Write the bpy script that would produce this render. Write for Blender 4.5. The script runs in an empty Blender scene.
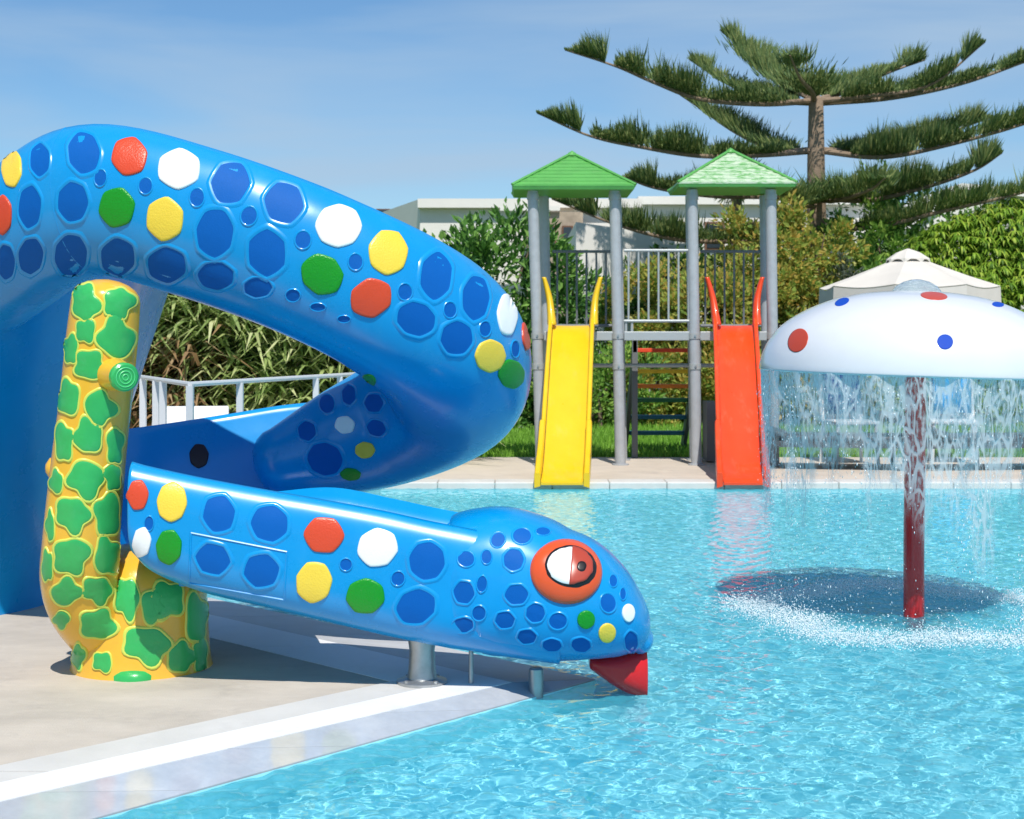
import bpy, bmesh, math, random
import numpy as np
from mathutils import Vector, Matrix
from mathutils.bvhtree import BVHTree

random.seed(7)
RNG = np.random.default_rng(11)
R = math.radians
scene = bpy.context.scene
COL = scene.collection

# ------------------------------------------------------------------ camera
F, CX, HY, EYE = 1500.0, 512.0, 340.0, 1.25      # focal length in pixels, principal column, horizon row, eye height
cam_d = bpy.data.cameras.new('camera')
cam_d.sensor_width = 36.0
cam_d.lens = 36.0 * F / 1024.0
cam_d.shift_y = -(409.5 - HY) / 1024.0
cam_d.dof.use_dof = True
cam_d.dof.focus_distance = 5.9
cam_d.dof.aperture_fstop = 8.0
cam_d.clip_start = 0.05
cam_d.clip_end = 3000
cam = bpy.data.objects.new('camera', cam_d)
cam.location = (0, 0, EYE)
cam.rotation_euler = (R(90), 0, 0)
COL.objects.link(cam)
scene.camera = cam

# ------------------------------------------------------------------ sky and sun
SUN_EL, SUN_AZ = 57.0, 8.0                         # azimuth: degrees to the right of straight behind the camera
world = bpy.data.worlds.new('World')
scene.world = world
world.use_nodes = True
wn, wl = world.node_tree.nodes, world.node_tree.links
wn.clear()
w_out = wn.new('ShaderNodeOutputWorld')
w_bg = wn.new('ShaderNodeBackground')
w_bg.inputs['Strength'].default_value = 0.105
sky = wn.new('ShaderNodeTexSky')
sky.sky_type = 'NISHITA'
sky.sun_disc = False
sky.sun_elevation = R(SUN_EL)
sky.sun_rotation = R(180 - SUN_AZ)
sky.air_density = 1.0
sky.dust_density = 0.0
sky.ozone_density = 2.0
w_co = wn.new('ShaderNodeTexCoord')
w_map = wn.new('ShaderNodeMapping')
w_map.inputs['Scale'].default_value = (1.0, 1.0, 6.5)
w_map.inputs['Rotation'].default_value = (0.0, R(5), 0.0)
w_noi = wn.new('ShaderNodeTexNoise')
w_noi.inputs['Scale'].default_value = 2.3
w_noi.inputs['Detail'].default_value = 5.0
w_noi.inputs['Distortion'].default_value = 0.5
w_ramp = wn.new('ShaderNodeValToRGB')
w_ramp.color_ramp.elements[0].position = 0.40
w_ramp.color_ramp.elements[0].color = (0, 0, 0, 1)
w_ramp.color_ramp.elements[1].position = 0.66
w_ramp.color_ramp.elements[1].color = (0.75, 0.75, 0.75, 1)
w_tint = wn.new('ShaderNodeMixRGB')
w_tint.blend_type = 'MULTIPLY'
w_tint.inputs['Fac'].default_value = 1.0
w_tint.inputs['Color2'].default_value = (0.69, 0.94, 1.12, 1)
w_mix = wn.new('ShaderNodeMixRGB')
w_mix.inputs['Color2'].default_value = (4.1, 5.5, 7.1, 1)
wl.new(w_co.outputs['Generated'], w_map.inputs['Vector'])
wl.new(w_map.outputs['Vector'], w_noi.inputs['Vector'])
wl.new(w_noi.outputs['Fac'], w_ramp.inputs['Fac'])
wl.new(w_ramp.outputs['Color'], w_mix.inputs['Fac'])
wl.new(sky.outputs['Color'], w_tint.inputs['Color1'])
wl.new(w_tint.outputs['Color'], w_mix.inputs['Color1'])
wl.new(w_mix.outputs['Color'], w_bg.inputs['Color'])
wl.new(w_bg.outputs['Background'], w_out.inputs['Surface'])

sun_d = bpy.data.lights.new('sun', 'SUN')
sun_d.energy = 4.8
sun_d.angle = R(0.53)
sun_d.color = (1.0, 0.955, 0.89)
sun = bpy.data.objects.new('sun', sun_d)
SUN_DIR = Vector((math.sin(R(SUN_AZ)) * math.cos(R(SUN_EL)), -math.cos(R(SUN_AZ)) * math.cos(R(SUN_EL)), math.sin(R(SUN_EL))))
sun.rotation_euler = SUN_DIR.to_track_quat('Z', 'Y').to_euler()
sun.location = (4, -12, 20)
sun_d.cycles.is_caustics_light = True
COL.objects.link(sun)

vs = scene.view_settings
vs.view_transform = 'Standard'
vs.look = 'None'
vs.exposure = 0.0
vs.gamma = 1.0
vs.use_curve_mapping = False
scene.cycles.max_bounces = 10
scene.cycles.transparent_max_bounces = 24
scene.cycles.use_denoising = True
scene.cycles.caustics_reflective = False
scene.cycles.caustics_refractive = True      # sunlight focused by the ripples onto the pool floor

# ------------------------------------------------------------------ helpers
def P(px, py, Y):
    """world point seen at pixel (px, py) at the distance Y"""
    return Vector(((px - CX) / F * Y, Y, EYE - (py - HY) / F * Y))

def G(px, py, z=0.0):
    """world point on the plane of height z seen at pixel (px, py)"""
    Y = (EYE - z) * F / (py - HY)
    return Vector(((px - CX) / F * Y, Y, z))

def ray(px, py):
    return Vector(((px - CX) / F, 1.0, (HY - py) / F)).normalized()

def srgb(r, g, b):
    f = lambda c: (c / 255) / 12.92 if c / 255 <= 0.04045 else ((c / 255 + 0.055) / 1.055) ** 2.4
    return (f(r), f(g), f(b))

MATS = {}
def mat(name, col, rough=0.5, spec=0.5, metal=0.0, var=0.0, vscale=6.0, bump=0.0, bscale=30.0, coat=0.0, col2=None, stretch=None, detail=6.0, sub=0.0):
    if name in MATS:
        return MATS[name]
    m = bpy.data.materials.new(name)
    m.use_nodes = True
    nt = m.node_tree
    b = nt.nodes['Principled BSDF']
    b.inputs['Base Color'].default_value = (*col, 1)
    b.inputs['Roughness'].default_value = rough
    b.inputs['Specular IOR Level'].default_value = spec
    b.inputs['Metallic'].default_value = metal
    b.inputs['Coat Weight'].default_value = coat
    b.inputs['Coat Roughness'].default_value = 0.06
    if var > 0 or bump > 0:
        tc = nt.nodes.new('ShaderNodeTexCoord')
        mp = nt.nodes.new('ShaderNodeMapping')
        if stretch:
            mp.inputs['Scale'].default_value = stretch
        nt.links.new(tc.outputs['Object'], mp.inputs['Vector'])
    if var > 0:
        n = nt.nodes.new('ShaderNodeTexNoise')
        n.inputs['Scale'].default_value = vscale
        n.inputs['Detail'].default_value = detail
        n.inputs['Roughness'].default_value = 0.65
        nt.links.new(mp.outputs['Vector'], n.inputs['Vector'])
        rp = nt.nodes.new('ShaderNodeValToRGB')
        rp.color_ramp.elements[0].position = 0.3
        rp.color_ramp.elements[1].position = 0.7
        c2 = col2 if col2 else tuple(min(1, c * (1 + var)) for c in col)
        c1 = tuple(c * (1 - var) for c in col)
        rp.color_ramp.elements[0].color = (*c1, 1)
        rp.color_ramp.elements[1].color = (*c2, 1)
        nt.links.new(n.outputs['Fac'], rp.inputs['Fac'])
        nt.links.new(rp.outputs['Color'], b.inputs['Base Color'])
        mr = nt.nodes.new('ShaderNodeMapRange')
        mr.inputs['To Min'].default_value = max(0.02, rough * 0.75)
        mr.inputs['To Max'].default_value = min(1, rough * 1.3)
        nt.links.new(n.outputs['Fac'], mr.inputs['Value'])
        nt.links.new(mr.outputs['Result'], b.inputs['Roughness'])
    if bump > 0:
        n2 = nt.nodes.new('ShaderNodeTexNoise')
        n2.inputs['Scale'].default_value = bscale
        n2.inputs['Detail'].default_value = 5
        nt.links.new(mp.outputs['Vector'], n2.inputs['Vector'])
        bp = nt.nodes.new('ShaderNodeBump')
        bp.inputs['Strength'].default_value = bump
        bp.inputs['Distance'].default_value = 0.01
        nt.links.new(n2.outputs['Fac'], bp.inputs['Height'])
        nt.links.new(bp.outputs['Normal'], b.inputs['Normal'])
    MATS[name] = m
    return m

def wear(m, col, scale, lo, hi, amount, stretch=(1, 1, 1)):
    """blotches of another colour over a material: stains, chalking, scuffs"""
    nt = m.node_tree
    b = nt.nodes['Principled BSDF']
    src = b.inputs['Base Color'].links[0].from_socket if b.inputs['Base Color'].links else None
    tc = nt.nodes.new('ShaderNodeTexCoord')
    mp = nt.nodes.new('ShaderNodeMapping'); mp.inputs['Scale'].default_value = stretch
    n = nt.nodes.new('ShaderNodeTexNoise'); n.inputs['Scale'].default_value = scale; n.inputs['Detail'].default_value = 12; n.inputs['Roughness'].default_value = .72
    mr = nt.nodes.new('ShaderNodeMapRange'); mr.inputs['From Min'].default_value = lo; mr.inputs['From Max'].default_value = hi; mr.inputs['To Max'].default_value = amount
    mx = nt.nodes.new('ShaderNodeMixRGB'); mx.inputs['Color2'].default_value = (*col, 1)
    if src: nt.links.new(src, mx.inputs['Color1'])
    else: mx.inputs['Color1'].default_value = b.inputs['Base Color'].default_value
    nt.links.new(tc.outputs['Object'], mp.inputs['Vector']); nt.links.new(mp.outputs['Vector'], n.inputs['Vector'])
    nt.links.new(n.outputs['Fac'], mr.inputs['Value']); nt.links.new(mr.outputs['Result'], mx.inputs['Fac'])
    nt.links.new(mx.outputs['Color'], b.inputs['Base Color'])

def leaf_mat(name, cols, trans=0.3, rough=0.45):
    """leaf: colour picked per leaf (mesh island), a part of the light passes through"""
    m = bpy.data.materials.new(name)
    m.use_nodes = True
    nt = m.node_tree
    nt.nodes.clear()
    out = nt.nodes.new('ShaderNodeOutputMaterial')
    geo = nt.nodes.new('ShaderNodeNewGeometry')
    rp = nt.nodes.new('ShaderNodeValToRGB')
    el = rp.color_ramp.elements
    while len(el) < len(cols):
        el.new(0.5)
    for i, c in enumerate(cols):
        el[i].position = i / (len(cols) - 1)
        el[i].color = (*c, 1)
    nt.links.new(geo.outputs['Random Per Island'], rp.inputs['Fac'])
    b = nt.nodes.new('ShaderNodeBsdfPrincipled')
    b.inputs['Roughness'].default_value = rough
    b.inputs['Specular IOR Level'].default_value = 0.35
    t = nt.nodes.new('ShaderNodeBsdfTranslucent')
    mx = nt.nodes.new('ShaderNodeMixShader')
    mx.inputs['Fac'].default_value = trans
    nt.links.new(rp.outputs['Color'], b.inputs['Base Color'])
    nt.links.new(rp.outputs['Color'], t.inputs['Color'])
    nt.links.new(b.outputs['BSDF'], mx.inputs[1])
    nt.links.new(t.outputs['BSDF'], mx.inputs[2])
    nt.links.new(mx.outputs['Shader'], out.inputs['Surface'])
    return m

WLOC = {}
def link(o, parent):
    COL.objects.link(o)
    if parent is not None:
        o.parent = parent
        o.matrix_parent_inverse = Matrix.Translation(-WLOC.get(parent.name, Vector((0, 0, 0))))
    return o

def obj(name, verts, faces, m, parent=None, smooth=True, mats=None, fmat=None):
    me = bpy.data.meshes.new(name)
    me.from_pydata([tuple(v) for v in verts], [], faces)
    for x in (mats if mats else [m]):
        me.materials.append(x)
    if fmat:
        me.polygons.foreach_set('material_index', fmat)
    if smooth:
        me.polygons.foreach_set('use_smooth', [True] * len(me.polygons))
    me.update()
    o = bpy.data.objects.new(name, me)
    return link(o, parent)

def npobj(name, V, Fq, m, parent=None, smooth=False):
    """fast mesh from numpy: V (n,3), Fq (f,k)"""
    me = bpy.data.meshes.new(name)
    V = np.asarray(V, dtype=np.float32)
    Fq = np.asarray(Fq, dtype=np.int32)
    k = Fq.shape[1]
    me.vertices.add(len(V))
    me.vertices.foreach_set('co', V.ravel())
    me.loops.add(Fq.size)
    me.loops.foreach_set('vertex_index', Fq.ravel())
    me.polygons.add(len(Fq))
    me.polygons.foreach_set('loop_start', np.arange(0, Fq.size, k, dtype=np.int32))
    me.polygons.foreach_set('use_smooth', np.full(len(Fq), smooth))
    me.materials.append(m)
    me.update(calc_edges=True)
    me.validate()
    o = bpy.data.objects.new(name, me)
    return link(o, parent)

def thing(name, label, cat, loc=(0, 0, 0), group=None):
    o = bpy.data.objects.new(name, None)
    o.empty_display_size = 0.1
    o.location = loc
    COL.objects.link(o)
    WLOC[o.name] = Vector(loc)
    return tag(o, label, cat, group)

def tag(o, label, cat, group=None, kind=None):
    if label: o['label'] = label
    if cat: o['category'] = cat
    if group: o['group'] = group
    if kind: o['kind'] = kind
    return o

def structure(o, label=None):
    o['kind'] = 'structure'
    if label: o['label'] = label
    return o

class MB:
    """collects shapes of one part"""
    def __init__(s):
        s.v, s.f = [], []
    def add(s, v, f):
        k = len(s.v)
        s.v += [Vector(p) for p in v]
        s.f += [[i + k for i in q] for q in f]
        return s
    def box(s, lo, hi, rot=None, c=None):
        x0, y0, z0 = lo; x1, y1, z1 = hi
        v = [Vector(p) for p in ((x0,y0,z0),(x1,y0,z0),(x1,y1,z0),(x0,y1,z0),(x0,y0,z1),(x1,y0,z1),(x1,y1,z1),(x0,y1,z1))]
        if rot is not None:
            v = [rot @ (p - c) + c for p in v]
        return s.add(v, [[0,3,2,1],[4,5,6,7],[0,1,5,4],[1,2,6,5],[2,3,7,6],[3,0,4,7]])
    def tube(s, pts, rad, n=10, cap=True):
        pts = [Vector(p) for p in pts]
        if not hasattr(rad, '__len__'): rad = [rad] * len(pts)
        v, f = [], []
        ref = None
        for i, p in enumerate(pts):
            t = (pts[min(i + 1, len(pts) - 1)] - pts[max(i - 1, 0)]).normalized()
            if ref is None:
                ref = Vector((0, 0, 1)) if abs(t.z) < 0.9 else Vector((1, 0, 0))
            a = t.cross(ref).normalized(); b = a.cross(t).normalized(); ref = b
            for k in range(n):
                w = 2 * math.pi * k / n
                v.append(p + (a * math.cos(w) + b * math.sin(w)) * rad[i])
        for i in range(len(pts) - 1):
            for k in range(n):
                f.append([i*n+k, i*n+(k+1) % n, (i+1)*n+(k+1) % n, (i+1)*n+k])
        if cap:
            f.append(list(range(n))[::-1]); f.append([(len(pts)-1)*n+k for k in range(n)])
        return s.add(v, f)
    def lathe(s, c, prof, n=32, cap=False, sx=1, sy=1):
        v, f = [], []
        for r, z in prof:
            for k in range(n):
                w = 2 * math.pi * k / n
                v.append(Vector((c[0] + r * math.cos(w) * sx, c[1] + r * math.sin(w) * sy, c[2] + z)))
        for i in range(len(prof) - 1):
            for k in range(n):
                f.append([i*n+k, i*n+(k+1) % n, (i+1)*n+(k+1) % n, (i+1)*n+k])
        if cap:
            f.append(list(range(n))[::-1]); f.append([(len(prof)-1)*n+k for k in range(n)])
        return s.add(v, f)
    def prism(s, poly, z0, z1):
        n = len(poly)
        v = [Vector((p[0], p[1], z0)) for p in poly] + [Vector((p[0], p[1], z1)) for p in poly]
        f = [list(range(n))[::-1], [n + i for i in range(n)]] + [[i, (i+1) % n, n+(i+1) % n, n+i] for i in range(n)]
        return s.add(v, f)
    def build(s, name, m, parent=None, smooth=False, bevel=0.0):
        o = obj(name, s.v, s.f, m, parent, smooth)
        if bevel:
            b = o.modifiers.new('bevel', 'BEVEL'); b.width = bevel; b.segments = 2; b.limit_method = 'ANGLE'
        elif smooth:
            o.data.set_sharp_from_angle(angle=R(40))
        return o

def crom(rows, n):
    """Catmull-Rom through rows of numbers, n samples per span"""
    A = np.array(rows, float)
    A = np.vstack([2 * A[0] - A[1], A, 2 * A[-1] - A[-2]])
    out = []
    for i in range(1, len(A) - 2):
        for k in range(n):
            t = k / n
            p0, p1, p2, p3 = A[i-1], A[i], A[i+1], A[i+2]
            out.append(0.5 * ((2*p1) + (-p0+p2)*t + (2*p0-5*p1+4*p2-p3)*t*t + (-p0+3*p1-3*p2+p3)*t**3))
    out.append(A[-2])
    return np.array(out)

def sweep(rows, n=8, nprof=56, round_start=0.06, round_end=True, ga=60.0, upright=False):
    """rows: x y z rv rh groove exponent. Closed shell with a channel sunk into its top."""
    rows = [tuple(r) + (1.0,) * (8 - len(r)) for r in rows]
    S = crom(rows, n)
    v, f = [], []
    C = [Vector(s[:3]) for s in S]
    ns = len(S)
    def ring(c, t, rv, rh, g, e, k, far=1.0):
        side = t.cross(Vector((0, 0, 1))).normalized()
        up = Vector((0, 0, 1)) if upright else side.cross(t).normalized()
        for j in range(nprof):
            a = 2 * math.pi * j / nprof - math.pi / 2
            ca, sa = math.cos(a), math.sin(a)
            u = math.copysign(abs(ca) ** (2 / e), ca) * rh * k
            w = math.copysign(abs(sa) ** (2 / e), sa) * rv * k
            deg = abs(math.degrees(a) - 90)
            if g > 0 and deg < 90 - ga:
                q = 1 - deg / (90 - ga)
                q = min(1, q * 3.0); q = q * q * (3 - 2 * q)
                w -= g * rv * q
            if u < 0 and w > 0: w *= 1 - (1 - far) * min(1.0, -u / (0.5 * rh + 1e-9))
            v.append(c + side * u + up * w)
    T = [(C[min(i+1, ns-1)] - C[max(i-1, 0)]).normalized() for i in range(ns)]
    if round_start:
        for k in (0.0, 0.5, 0.8, 0.95):
            d = math.sqrt(1 - k * k) * min(S[0][3], round_start)
            ring(C[0] - T[0] * d, T[0], S[0][3] * max(k, 1e-3), S[0][4] * max(k, 1e-3), S[0][5], S[0][6], 1, S[0][7])
    for i in range(ns):
        ring(C[i], T[i], S[i][3], S[i][4], S[i][5], S[i][6], 1, S[i][7])
    if round_end:
        for k in (0.95, 0.8, 0.5, 0.001):
            d = math.sqrt(1 - k * k) * S[-1][3] * 0.8
            ring(C[-1] + T[-1] * d, T[-1], S[-1][3] * k, S[-1][4] * k, S[-1][5], S[-1][6], 1)
    m = len(v) // nprof
    for i in range(m - 1):
        for j in range(nprof):
            f.append([i*nprof+j, i*nprof+(j+1) % nprof, (i+1)*nprof+(j+1) % nprof, (i+1)*nprof+j])
    f.append(list(range(nprof))[::-1]); f.append([(m-1)*nprof+j for j in range(nprof)])
    return v, f

ORIGIN = Vector((0, 0, EYE))
def poly_r(th, n, rot, soft=0.45):
    seg = 2 * math.pi / n
    a = ((th + rot) % seg) - seg / 2
    rp = math.cos(seg / 2) / math.cos(a)
    return (1 - soft) * rp / 0.93 + soft

def patch(bvh, name, cx, cy, outline, mat_in, mat_rim, parent, rings=((0.0, .006), (.45, .006), (.88, .006), (1.0, .0045), (1.07, -.003)), rim_from=99):
    """a raised piece lying on a curved shell: its outline is dropped onto the shell point by point"""
    h0, n0, _, d0 = bvh.ray_cast(ORIGIN, ray(cx, cy))
    if h0 is None:
        return None
    if n0.dot(ray(cx, cy)) > 0: n0 = -n0
    K = len(outline)
    v, f, fm = [], [], []
    def drop(dx, dy):
        s = 1.0
        for _ in range(9):
            h, n, _, d = bvh.ray_cast(ORIGIN, ray(cx + dx * s, cy + dy * s))
            if h is not None and abs(d - d0) < 0.16:
                n = -n if n.dot(ray(cx, cy)) > 0 else n
                if n.dot(n0) > 0.35: return h, n
            s *= 0.86
        return h0, n0
    v.append(h0 + n0 * rings[0][1])
    for k, (s, hh) in enumerate(rings[1:]):
        for dx, dy in outline:
            h, n = drop(dx * s, dy * s)
            v.append(h + n * hh)
    for j in range(K):
        f.append([0, 1 + (j + 1) % K, 1 + j]); fm.append(0)
    for k in range(len(rings) - 2):
        for j in range(K):
            a = 1 + k * K
            f.append([a + j, a + (j + 1) % K, a + K + (j + 1) % K, a + K + j])
            fm.append(1 if k + 2 >= rim_from else 0)
    o = obj(name, v, f, None, parent, True, mats=[mat_in, mat_rim], fmat=fm)
    return o

# ------------------------------------------------------------------ materials of the setting
M_CONC = mat('concrete', (0.53, 0.47, 0.395), 0.8, 0.3, var=0.15, vscale=1.7, bump=0.3, bscale=150, detail=14, stretch=(1.0, 2.2, 1))
M_STRIP = mat('pale_tile', (0.62, 0.60, 0.56), 0.55, 0.4, var=0.06, vscale=4, bump=0.1, bscale=120)
M_WHITE_T = mat('white_tile', (0.80, 0.79, 0.77), 0.5, 0.4, var=0.04, vscale=5, bump=0.08, bscale=120)
M_LIP = mat('wet_grey_tile', (0.44, 0.46, 0.48), 0.12, 0.5, var=0.12, vscale=7, coat=0.4)
M_LIPF = mat('far_edge_tile', (0.50, 0.50, 0.50), 0.5, 0.3, var=0.1, vscale=7)
M_FARDECK = mat('far_deck', (0.56, 0.49, 0.41), 0.8, 0.3, var=0.1, vscale=1.5, bump=0.2, bscale=60, detail=10)
M_POOL = mat('pool_floor_paint', (0.46, 0.87, 0.95), 0.5, 0.4, var=0.1, vscale=3)
M_LAWN = mat('lawn', (0.09, 0.15, 0.025), 0.9, 0.2, var=0.4, vscale=2.2, bump=0.6, bscale=40, detail=12)

wear(M_CONC, (.30, .27, .24), 4.5, .54, .78, .55)
wear(M_CONC, (.66, .62, .56), 11, .55, .75, .35)
wear(M_FARDECK, (.34, .30, .26), 2.5, .52, .75, .5)
wear(M_WHITE_T, (.55, .53, .50), 6, .58, .8, .5)
wear(M_STRIP, (.46, .44, .41), 5, .55, .8, .5)
wear(M_LIP, (.62, .62, .60), 5, .52, .75, .5)

# ------------------------------------------------------------------ ground, pool and decks
PX0, PX1, PY0, PY1 = -2.8, 7.4, -3.0, 13.1
WATER_Z = -0.045
POOL_Z = -0.32
g = MB()
big = 900
def quad(x0, y0, x1, y1, z):
    return [(x0, y0, z), (x1, y0, z), (x1, y1, z), (x0, y1, z)], [[0, 1, 2, 3]]
for q in ((-big, PY1, big, big), (-big, -big, big, PY0), (-big, PY0, PX0, PY1), (PX1, PY0, big, PY1)):
    g.add(*quad(*q, -0.06))
structure(g.build('ground', M_LAWN), 'green lawn behind the pool deck')

pf = MB()
pf.add(*quad(PX0, PY0, PX1, PY1, POOL_Z))
pf.add([(PX0, PY1, POOL_Z), (PX1, PY1, POOL_Z), (PX1, PY1, 0), (PX0, PY1, 0)], [[0, 1, 2, 3]])
pf.add([(PX1, PY0, POOL_Z), (PX1, PY1, POOL_Z), (PX1, PY1, -.01), (PX1, PY0, -.01)], [[0, 1, 2, 3]])
N1, N2 = Vector((-0.714, 0.70)), Vector((-0.701, -0.713))
D1, D2 = Vector((0.70, 0.714)), Vector((0.713, -0.701))      # both run towards the tip
def corner(c1, c2):
    d = N1.x * N2.y - N1.y * N2.x
    return Vector(((c1 * N2.y - c2 * N1.y) / d, (N1.x * c2 - N2.x * c1) / d))
def on1(c, y):
    return Vector(((N1.y * y - c) / -N1.x, y))
def on2(c, x):
    return Vector((x, (c - N2.x * x) / N2.y))
TIP = Vector((0.315, 5.69))
D1P = Vector((0.656, 0.755))
lw = [None, TIP + Vector((.004, 0)), TIP + Vector((.004, -.002)) - D1P * 11.5]
lw = [Vector((-1.15, PY1)), Vector((-2.0, 10.3)), Vector((-2.2, 8.05))] + lw[1:]
for a, b in zip(lw[:-1], lw[1:]):
    pf.add([(a.x, a.y, POOL_Z), (b.x, b.y, POOL_Z), (b.x, b.y, -0.040), (a.x, a.y, -0.040)], [[0, 1, 2, 3]])
basin = structure(pf.build('pool_basin', M_POOL), 'light blue pool basin under the water')
basin.cycles.is_caustics_receiver = True

deck_poly = [corner(4.155, -3.6), on2(-3.6, -2.6), (-2.45, 10.3), (-1.6, PY1), (-11, PY1), (-11, PY0), on1(4.155, PY0)]
deck = MB().prism(deck_poly[::-1], -0.5, 0.0).build('pool_deck', M_CONC)
structure(deck, 'sunlit beige concrete pool deck under the snake slide')
# light border bands and tiles; each is a piece of the deck
def bar_pieces(name, p_in, p_out, c_in, c_out, along, length, cnt, m, z_in, z_out, gap=0.004, zb=-0.5, first=None):
    """pieces of a band that runs away from the tip; p(c, s) -> point"""
    s = 0.0
    for i in range(cnt):
        L = length if not (i == 0 and first) else first
        a0, a1 = p_in(s + gap), p_in(s + L - gap)
        b0, b1 = p_out(s + gap), p_out(s + L - gap)
        v = [(*a0, z_in), (*a1, z_in), (*b1, z_out), (*b0, z_out), (*a0, zb), (*a1, zb), (*b1, zb), (*b0, zb)]
        f = [[0, 1, 2, 3], [3, 2, 6, 7], [0, 3, 7, 4], [1, 5, 6, 2], [0, 4, 5, 1], [4, 7, 6, 5]]
        o = obj(name, v, f, m, deck, False)
        o.cycles.is_caustics_receiver = True
        s += L
def line1(c, c2):
    t0 = corner(c, c2)
    return lambda s: t0 - D1 * s
def line2(c, c1):
    t0 = corner(c1, c)
    return lambda s: t0 - D2 * s
bar_pieces('border_strip', line1(4.155, -3.6), line1(3.99, -3.755), 0, 0, None, 1.6, 6, M_STRIP, 0.002, 0.002)
bar_pieces('white_border_tile', line1(3.99, -3.755), line1(3.83, -3.9), 0, 0, None, 0.9, 10, M_WHITE_T, 0.003, 0.003, gap=0.0012)
bar_pieces('wet_edge_tile', line1(3.83, -3.9), (lambda s: TIP - D1P * s), 0, 0, None, 0.62, 14, M_LIP, 0.001, -0.036, gap=0.002)
bar_pieces('white_border_tile', line2(-3.6, 4.155), line2(-3.9, 3.83), 0, 0, None, 0.9, 4, M_WHITE_T, 0.002, 0.002, gap=0.0015)
bar_pieces('wet_edge_tile', line2(-3.9, 3.83), (lambda s: TIP - D2 * s), 0, 0, None, 0.62, 6, M_LIPF, 0.001, -0.036, gap=0.002)
# left side of the pool
lb = [Vector((-2.6, on2(-3.6, -2.6).y)), Vector((-2.45, 10.3)), Vector((-1.6, PY1 + 0.0))]
lo = [on2(-4.18, -2.6) + Vector((0.0, 0)), Vector((-2.0, 10.3)), Vector((-1.15, PY1))]
lo[0] = Vector((-2.2, 8.05))
for a, b, c, d in ((lb[0], lb[1], lo[1], lo[0]), (lb[1], lb[2], lo[2], lo[1])):
    MB().prism([a, b, c, d][::-1], -0.5, 0.0035).build('border_strip', M_STRIP, deck)

far = MB().box((-11, PY1 + 0.27, -0.4), (16, 16.0, 0.0)).build('far_pool_deck', M_FARDECK)
structure(far, 'beige paved deck strip beyond the pool')
x = -1.15
while x < PX1:
    MB().box((x + 0.0015, PY1 - 0.03, -0.12), (x + 0.4985, PY1 + 0.266, 0.012)).build('coping_stone', M_STRIP, far, bevel=0.012)
    x += 0.5
structure(MB().box((PX1, PY0, -0.4), (16, PY1, 0.0)).build('side_pool_deck', M_FARDECK), 'beige deck on the right of the pool')

# ------------------------------------------------------------------ water
def water_material():
    m = bpy.data.materials.new('pool_water')
    m.use_nodes = True
    nt = m.node_tree
    nt.nodes.clear()
    out = nt.nodes.new('ShaderNodeOutputMaterial')
    gl = nt.nodes.new('ShaderNodeBsdfGlass')
    gl.inputs['IOR'].default_value = 1.33
    gl.inputs['Roughness'].default_value = 0.0
    gl.inputs['Color'].default_value = (.90, .985, 1, 1)
    df = nt.nodes.new('ShaderNodeBsdfDiffuse')          # light scattered inside the water
    df.inputs['Color'].default_value = (.10, .72, .90, 1)
    mx = nt.nodes.new('ShaderNodeMixShader')
    mx.inputs['Fac'].default_value = .26
    nt.links.new(gl.outputs[0], mx.inputs[1])
    nt.links.new(df.outputs[0], mx.inputs[2])
    nt.links.new(mx.outputs[0], out.inputs['Surface'])
    return m
M_WATER = water_material()
MUSH = Vector((1.889, 7.05, 0))
MK = 1.037
def wave_h(X, Y):
    H = np.zeros_like(X)
    rg = np.random.default_rng(5)
    for i in range(80):
        lam = 0.030 * (5.5 ** rg.random())
        th = rg.normal(0.6, 1.1)
        k = 2 * math.pi / lam
        amp = 0.0108 * lam * rg.uniform(0.5, 1.2) / math.sqrt(7)
        kx, ky = k * math.cos(th), k * math.sin(th)
        ph = rg.uniform(0, 6.28)
        H += amp * np.sin(kx * X + ky * Y + ph + 0.7 * np.sin(0.31 * ky * X - 0.23 * kx * Y + ph * 2))
    r = np.hypot(X - MUSH.x, Y - MUSH.y)
    H *= 1 + 0.5 * np.exp(-((r - 0.8) / 0.8) ** 2)
    H += 0.006 * np.exp(-((r - 0.72) / 0.10) ** 2) * (0.6 + 0.6 * np.sin(9 * np.arctan2(Y - MUSH.y, X - MUSH.x)))
    return H
xs = np.concatenate([np.linspace(PX0, -1.62, 50), np.linspace(-1.6, 4.4, 620), np.linspace(4.43, PX1, 90)])
ys = np.concatenate([np.linspace(PY0, 3.0, 60), 3.0 + np.cumsum(np.linspace(0.0085, 0.028, 580))])
ys = ys[ys < PY1 - 0.04]
ys = np.append(ys, PY1 - 0.005)
X, Y = np.meshgrid(xs, ys)
Hh = wave_h(X, Y)
V = np.stack([X, Y, WATER_Z + Hh], -1).reshape(-1, 3)
nx, ny = len(xs), len(ys)
idx = np.arange(nx * ny).reshape(ny, nx)
Fq = np.stack([idx[:-1, :-1], idx[:-1, 1:], idx[1:, 1:], idx[1:, :-1]], -1).reshape(-1, 4)
water = npobj('water', V, Fq, M_WATER, None, True)
water.cycles.is_caustics_caster = True
structure(water, 'rippled turquoise pool water')

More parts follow.
